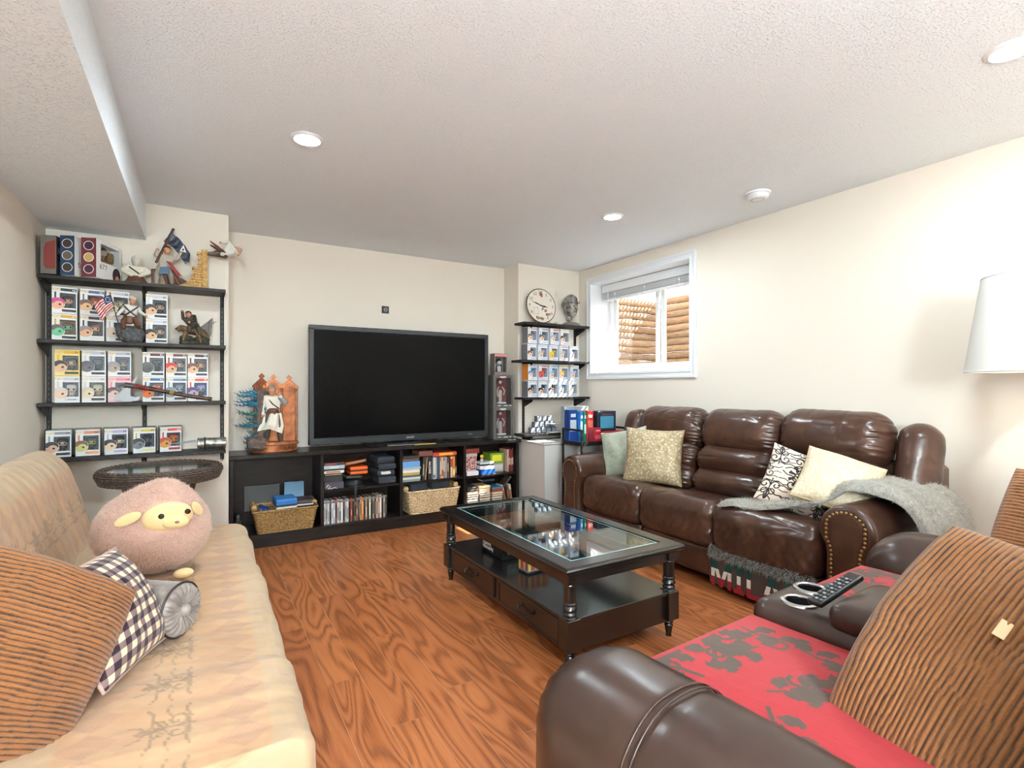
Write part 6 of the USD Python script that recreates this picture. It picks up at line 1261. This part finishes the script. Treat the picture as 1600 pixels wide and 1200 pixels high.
# ------------------------------------------------------------------ loveseat cushions and remote
lrot = math.radians(LSR)
def lw_(x, y, z): return (LSX + x * math.cos(lrot) - y * math.sin(lrot), LSY + x * math.sin(lrot) + y * math.cos(lrot), z - .025)
lr_ = np.random.default_rng(14)
def leaf_shapes(w, d, seed, n):
    g = np.random.default_rng(seed); out = []
    for k in range(n):
        cx, cy = (g.uniform(-w / 2, w / 2), g.uniform(-d / 2, d / 2)); a = g.uniform(0, 360); s = g.uniform(1.0, 1.45)
        stem = LineString([(0, -.07), (.012, -.03), (.005, .01), (-.012, .05)]).buffer(.0045)
        parts = [stem]
        for (px, py, l, ww, an) in ((.0, -.04, .055, .022, 50), (.0, -.02, .06, .026, -48), (.0, .02, .05, .022, 40), (-.01, .045, .05, .024, -20), (-.012, .05, .04, .018, 55)):
            lf = Polygon([(0, 0), (l * .3, ww * .9), (l * .65, ww), (l, ww * .2), (l * .85, -ww * .5), (l * .75, -ww * .1), (l * .5, -ww * .7), (l * .25, -ww * .2)]).buffer(.003).buffer(-.002)
            parts.append(affinity.translate(affinity.rotate(lf, an + 90, origin=(0, 0)), px, py))
        parts.append(LineString([(.03 + .02 * math.cos(q), .03 + .02 * math.sin(q)) for q in np.linspace(0, 4.5, 12)]).buffer(.005))
        out.append(affinity.translate(affinity.rotate(affinity.scale(unary_union(parts), s, s, origin=(0, 0)), a, origin=(0, 0)), cx, cy))
    return unary_union(out)
import shapely
def red_cushion(label, x, y, w, d, seed, lift=0.0, rz=0):
    t = thing('seat_cushion', label, 'seat cushion', lw_(x, y, .507), LSR + rz)
    m = soft(w, d, .030, .013, (230, 230, 4), (0, 0, .008), .006, 6, seed); V = np.array(m.vertices)
    S = leaf_shapes(w * .94, d * .94, seed, 13); S = unary_union([S.intersection(sbox(-w * .46, -d * .46, w * .46, d * .46))]); shapely.prepare(S)
    k = shapely.contains_xy(S, V[:, 0], V[:, 1]) & (V[:, 2] > 0)
    wv = .92 + .16 * meshkit.noise(V * [500, 60, 1], 3)
    col = np.where(k[:, None], srgb(80, 64, 54), srgb(164, 36, 42)) * wv[:, None]
    m.vertices = V + [0, 0, .019]; obj('cover', m, PRINT, t, smooth=True, col=np.clip(col, 0.004, 1))
    q = ring_pts(sbox(-w / 2 + .012, -d / 2 + .012, w / 2 - .012, d / 2 - .012).buffer(.011), 90); obj('piping', tube(np.hstack([q, np.full((90, 1), .021)]), .0045, 6, True), C(70, 46, 36, .8), t, smooth=True)
red_cushion('red seat cushion with grey brown leaf print on the near loveseat seat', .60, -.30, .50, .58, 5)
red_cushion('red seat cushion with leaf print on the far loveseat seat beyond the console', 1.385, -.28, .46, .56, 9)
rm = thing('remote_control', 'black television remote lying across the console cup holders', 'remote control', (1.565, .80, .60), -9)
m = soft(.19, .046, .018, .008, (14, 8, 4)); m.apply_transform(trimesh.transformations.rotation_matrix(math.radians(-17), [0, 1, 0])); m.apply_translation((0, 0, .022)); obj('body', m, DARKP, rm, smooth=True)
for k in range(9):
    for j in range(3):
        b_ = bx(-.004, .004, -.0045, .0045, 0, .003, .001); b_.apply_translation((-.078 + .016 * k, (j - 1) * .0125, .0085)); b_.apply_transform(trimesh.transformations.rotation_matrix(math.radians(-17), [0, 1, 0])); b_.apply_translation((0, 0, .022)); obj('button', b_, C(150, 150, 152) if (k + j) % 2 else C(96, 96, 98), rm)
b_ = bx(.091, .096, -.018, .018, -.006, .006, .001); b_.apply_transform(trimesh.transformations.rotation_matrix(math.radians(-17), [0, 1, 0])); b_.apply_translation((0, 0, .022)); obj('end_cap', b_, C(170, 150, 110, .3), rm)
# corduroy cushions: ridges are geometry, grooves are coloured darker
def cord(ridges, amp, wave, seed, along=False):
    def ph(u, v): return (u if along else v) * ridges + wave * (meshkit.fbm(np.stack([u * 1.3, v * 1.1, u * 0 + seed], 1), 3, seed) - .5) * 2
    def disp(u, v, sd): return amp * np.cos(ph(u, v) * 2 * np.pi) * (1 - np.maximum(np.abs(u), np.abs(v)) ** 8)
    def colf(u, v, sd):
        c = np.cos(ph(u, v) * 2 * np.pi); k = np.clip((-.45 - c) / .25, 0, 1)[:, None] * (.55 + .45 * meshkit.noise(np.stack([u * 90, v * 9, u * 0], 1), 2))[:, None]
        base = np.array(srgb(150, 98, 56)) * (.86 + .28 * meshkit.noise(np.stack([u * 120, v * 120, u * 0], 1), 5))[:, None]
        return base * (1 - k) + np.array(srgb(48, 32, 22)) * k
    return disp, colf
KNIT = mat('brown_knit', rough=.95, attr=True, sheen=.3, bump=(420, .5, .003))
d1, c1 = cord(20, .0042, 1.1, 3)
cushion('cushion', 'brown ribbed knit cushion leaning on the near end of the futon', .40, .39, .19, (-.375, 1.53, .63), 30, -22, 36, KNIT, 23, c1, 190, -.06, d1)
d2, c2 = cord(25, .0042, 2.4, 7, True)
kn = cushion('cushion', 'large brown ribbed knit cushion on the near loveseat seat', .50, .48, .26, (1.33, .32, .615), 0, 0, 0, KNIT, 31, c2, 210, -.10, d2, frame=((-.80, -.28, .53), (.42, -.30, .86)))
d3, c3 = cord(20, .0042, .8, 11)
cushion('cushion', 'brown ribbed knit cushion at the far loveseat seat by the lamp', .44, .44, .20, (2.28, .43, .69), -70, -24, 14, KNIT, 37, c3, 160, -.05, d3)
_n, _u, _x = np.array([-.80, -.28, .53]), np.array([.594, -.248, .767]), np.array([.083, -.929, -.364]); _o = np.array([-.075, .031, .1445])
obj('care_label', cloth(None, None, [[_o + a * .009 * _x + b * _u + l * _n for a in (-1, 1)] for b, l in ((.018, -.004), (.0, .004), (-.02, .014))], None, 6, .0015, .0), C(222, 190, 146), kn, smooth=True, label='small cream care label')
def gingham(u, v, sd):
    a = (np.floor(u * 8.5) % 2); b = (np.floor(v * 8.5) % 2); k = a + b
    c0, c1_, c2_ = np.array(srgb(236, 216, 182)), np.array(srgb(128, 104, 104)), np.array(srgb(44, 28, 40)); return np.where((k == 0)[:, None], c0, np.where((k == 1)[:, None], c1_, c2_))
cushion('cushion', 'gingham check cushion between the brown cushion and grey bolster', .31, .30, .15, (-.205, 1.735, .60), 70, -28, 2, PRINT, 41, gingham, 170, .03, piping=mat('gingham_piping', srgb(190, 160, 150), .8))
# bolster
bo = thing('bolster', 'silver grey velvet bolster with gathered end on the futon', 'bolster cushion', (-.045, 1.86, .53), 0)
VELV = mat('silver_velvet', srgb(126, 114, 108), .5, sheen=.5, noise=(16, srgb(160, 150, 142), .45, .65), bump=(70, .3, .004))
ax_, R, L_ = np.array([-.80, .60, 0.]), .078, .34; s_ = np.cross([0, 0, 1], ax_)
n_, k_ = 96, []
prof = [(0.0, -.004), (.010, -.008), (.018, -.010), (.022, -.004), (.05, -.012), (.068, -.008), (R - .002, .004), (R, .018), (R + .002, .15), (R, L_ - .02), (R * .8, L_ + .004), (0, L_)]
V, F = [], []
for i, (r, q) in enumerate(prof):
    a = np.linspace(0, 2 * np.pi, n_, endpoint=False); rip = (1 + (.0 if not 4 <= i <= 5 else 0)) * r; off = q + (.005 * np.sin(a * 24 + 2 * np.sin(a * 3)) if i in (4, 5) else 0) + (.003 * np.sin(a * 12) if i == 3 else 0)
    V.append(np.outer(off * np.ones(n_), ax_) + rip * (np.cos(a)[:, None] * s_ + np.sin(a)[:, None] * [0, 0, 1.]))
V = np.vstack(V)
for i in range(len(prof) - 1):
    a = np.arange(n_); b = (a + 1) % n_; F += [np.stack([i * n_ + a, i * n_ + b, (i + 1) * n_ + b], 1), np.stack([i * n_ + a, (i + 1) * n_ + b, (i + 1) * n_ + a], 1)]
m = trimesh.Trimesh(V, np.vstack(F), process=False)
if m.volume < 0: m.invert()
obj('cover', m, VELV, bo, smooth=True)
obj('piping', tube([ax_ * .006 + (R + .001) * (math.cos(a) * s_ + math.sin(a) * np.array([0, 0, 1.])) for a in np.linspace(0, 2 * np.pi, 60, endpoint=False)], .0035, 6, True), C(52, 40, 38), bo, smooth=True)
obj('end_button', T(trimesh.creation.icosphere(2, .017), tuple(ax_ * -.008)), VELV, bo, smooth=True)
# fluffy sheep
sh = thing('plush_sheep', 'round fluffy pink plush sheep sitting on the futon', 'plush toy', (-.155, 2.60, .450))
m = trimesh.creation.icosphere(5, 1.0); V = np.array(m.vertices); V = V * [.198, .18, .165]; V[:, 2] += .165
V[:, 0] -= .02 * (V[:, 2] / .37); top_ = np.exp(-(((V[:, 0] - .05) / .11) ** 2 + ((V[:, 1] + .04) / .12) ** 2)) * (V[:, 2] > .2); V[:, 2] += .05 * top_; V[:, 2] = np.maximum(V[:, 2], .004)
m.vertices = V; m.vertices = V + np.array(m.vertex_normals) * (.010 * (meshkit.fbm(V * 45, 3, 4) - .5))[:, None]
WOOL = mat('pink_fleece', srgb(210, 172, 156), .95, sheen=.4, noise=(40, srgb(206, 160, 142), .4, .65)); obj('body', m, WOOL, sh, smooth=True)
fc_, fz = np.array([.048, -.150, .243]), None
p_, n_s = samples(m, 26000, 9); far = np.linalg.norm((p_ - fc_) / [.085, .10, .062], axis=1) > 1.0; fur(sh, 'fleece', p_[far], n_s[far], .013, .0017, mat('pink_fleece_tuft', srgb(224, 194, 178), .95, sheen=.3), 12, .3, .8)
FACE = mat('cream_plush', srgb(238, 206, 152), .9, sheen=.4, bump=(200, .2, .002))
fm_ = trimesh.creation.icosphere(4, 1).apply_scale([.088, .040, .056]); fm_.apply_transform(trimesh.transformations.rotation_matrix(math.radians(18), [0, 0, 1])); fm_.apply_translation(tuple(fc_ + [0, .002, 0])); fo = obj('face', fm_, FACE, sh, smooth=True)
muz = trimesh.creation.icosphere(3, 1).apply_scale([.046, .030, .026]); muz.apply_translation(tuple(fc_ + [.026, -.030, -.018])); obj('muzzle', muz, FACE, fo, smooth=True)
for dx, dy, dz in ((-.020, -.040, .012), (.066, -.016, .016)): obj('eye', trimesh.creation.icosphere(2, .0105).apply_translation(tuple(fc_ + [dx, dy, dz])), C(20, 16, 16, .1), fo, smooth=True)
obj('nose', trimesh.creation.icosphere(2, 1).apply_scale([.008, .005, .005]).apply_translation(tuple(fc_ + [.032, -.060, -.012])), C(150, 110, 90), fo, smooth=True)
for (dx, dy, dz, rz, ry) in ((-.125, -.02, .012, -8, -24), (.098, .05, .012, 60, 40)):
    e = trimesh.creation.icosphere(3, 1).apply_scale([.046, .010, .021]); e.apply_transform(trimesh.transformations.rotation_matrix(math.radians(ry), [0, 1, 0])); e.apply_transform(trimesh.transformations.rotation_matrix(math.radians(rz), [0, 0, 1])); e.apply_translation(tuple(fc_ + [dx, dy - .01, dz])); obj('ear', e, FACE, sh, smooth=True)
for dx in (-.06, .10): obj('foot', trimesh.creation.icosphere(2, 1).apply_scale([.035, .03, .018]).apply_translation((dx, -.17, .018)), FACE, sh, smooth=True)
# ------------------------------------------------------------------ round rattan table
rt = thing('rattan_table', 'round brown woven rattan side table with glass top', 'side table', (-.19, 3.66, 0))
RAT = [mat('rattan_dark', srgb(74, 60, 52), .6, noise=(60, srgb(104, 88, 76), .4, .6)), mat('rattan_mid', srgb(96, 80, 70), .6, noise=(60, srgb(66, 54, 46), .4, .6))]
RT, ZT = .305, .735
obj('glass_top', lathe([(0, ZT - .012), (RT - .045, ZT - .012), (RT - .045, ZT - .004), (0, ZT - .004)], 56), pane_mat('textured_glass', (.72, .76, .74), .12, 1.6, 1.0), rt)
obj('woven_under_top', lathe([(0, ZT - .024), (RT - .04, ZT - .024), (RT - .04, ZT - .016), (0, ZT - .016)], 48), RAT[0], rt)
ns = 110; rim = []
a = np.linspace(0, 2 * np.pi, ns * 4, endpoint=False)
for k in range(9):
    q = math.radians(-10 + 200 * k / 8); r0, z0_ = RT - .022 + .026 * math.cos(q - math.pi / 2 * 0 - .0), ZT - .022 + .026 * math.sin(q)
    wv = .0022 * np.sin(a * ns / 2 + k * math.pi); rr = r0 + wv * math.cos(q); rim.append(tube(np.stack([rr * np.cos(a), rr * np.sin(a), z0_ + wv * math.sin(q)], 1), .0052, 5, True))
for k in range(5):
    z0_ = ZT - .030 - .0095 * k; wv = .0025 * np.sin(a * ns / 2 + k * math.pi); rr = RT + .002 - .004 * k + wv; rim.append(tube(np.stack([rr * np.cos(a), rr * np.sin(a), np.full(a.size, z0_)], 1), .005, 5, True))
obj('woven_rim', cat_(rim), RAT[1], rt, smooth=True, kind='stuff')
obj('rim_core', lathe([(RT - .045, ZT - .07), (RT - .012, ZT - .07), (RT - .004, ZT - .03), (RT - .02, ZT - .001), (RT - .042, ZT - .004), (RT - .045, ZT - .07)], 56), RAT[0], rt, smooth=40)
for k in range(4):
    an = math.radians(30 + 90 * k); d = np.array([math.cos(an), math.sin(an)])
    pts = [(*(d * r), z) for r, z in ((.20, ZT - .06), (.17, .58), (.12, .40), (.14, .22), (.22, .0))]; obj('leg', tube(resample3(pts, 20) if False else pts, .016, 10), RAT[0], rt, smooth=True)
obj('stretcher_ring', tube([(.125 * math.cos(q), .125 * math.sin(q), .40) for q in np.linspace(0, 2 * np.pi, 40, endpoint=False)], .010, 8, True), RAT[0], rt, smooth=True)
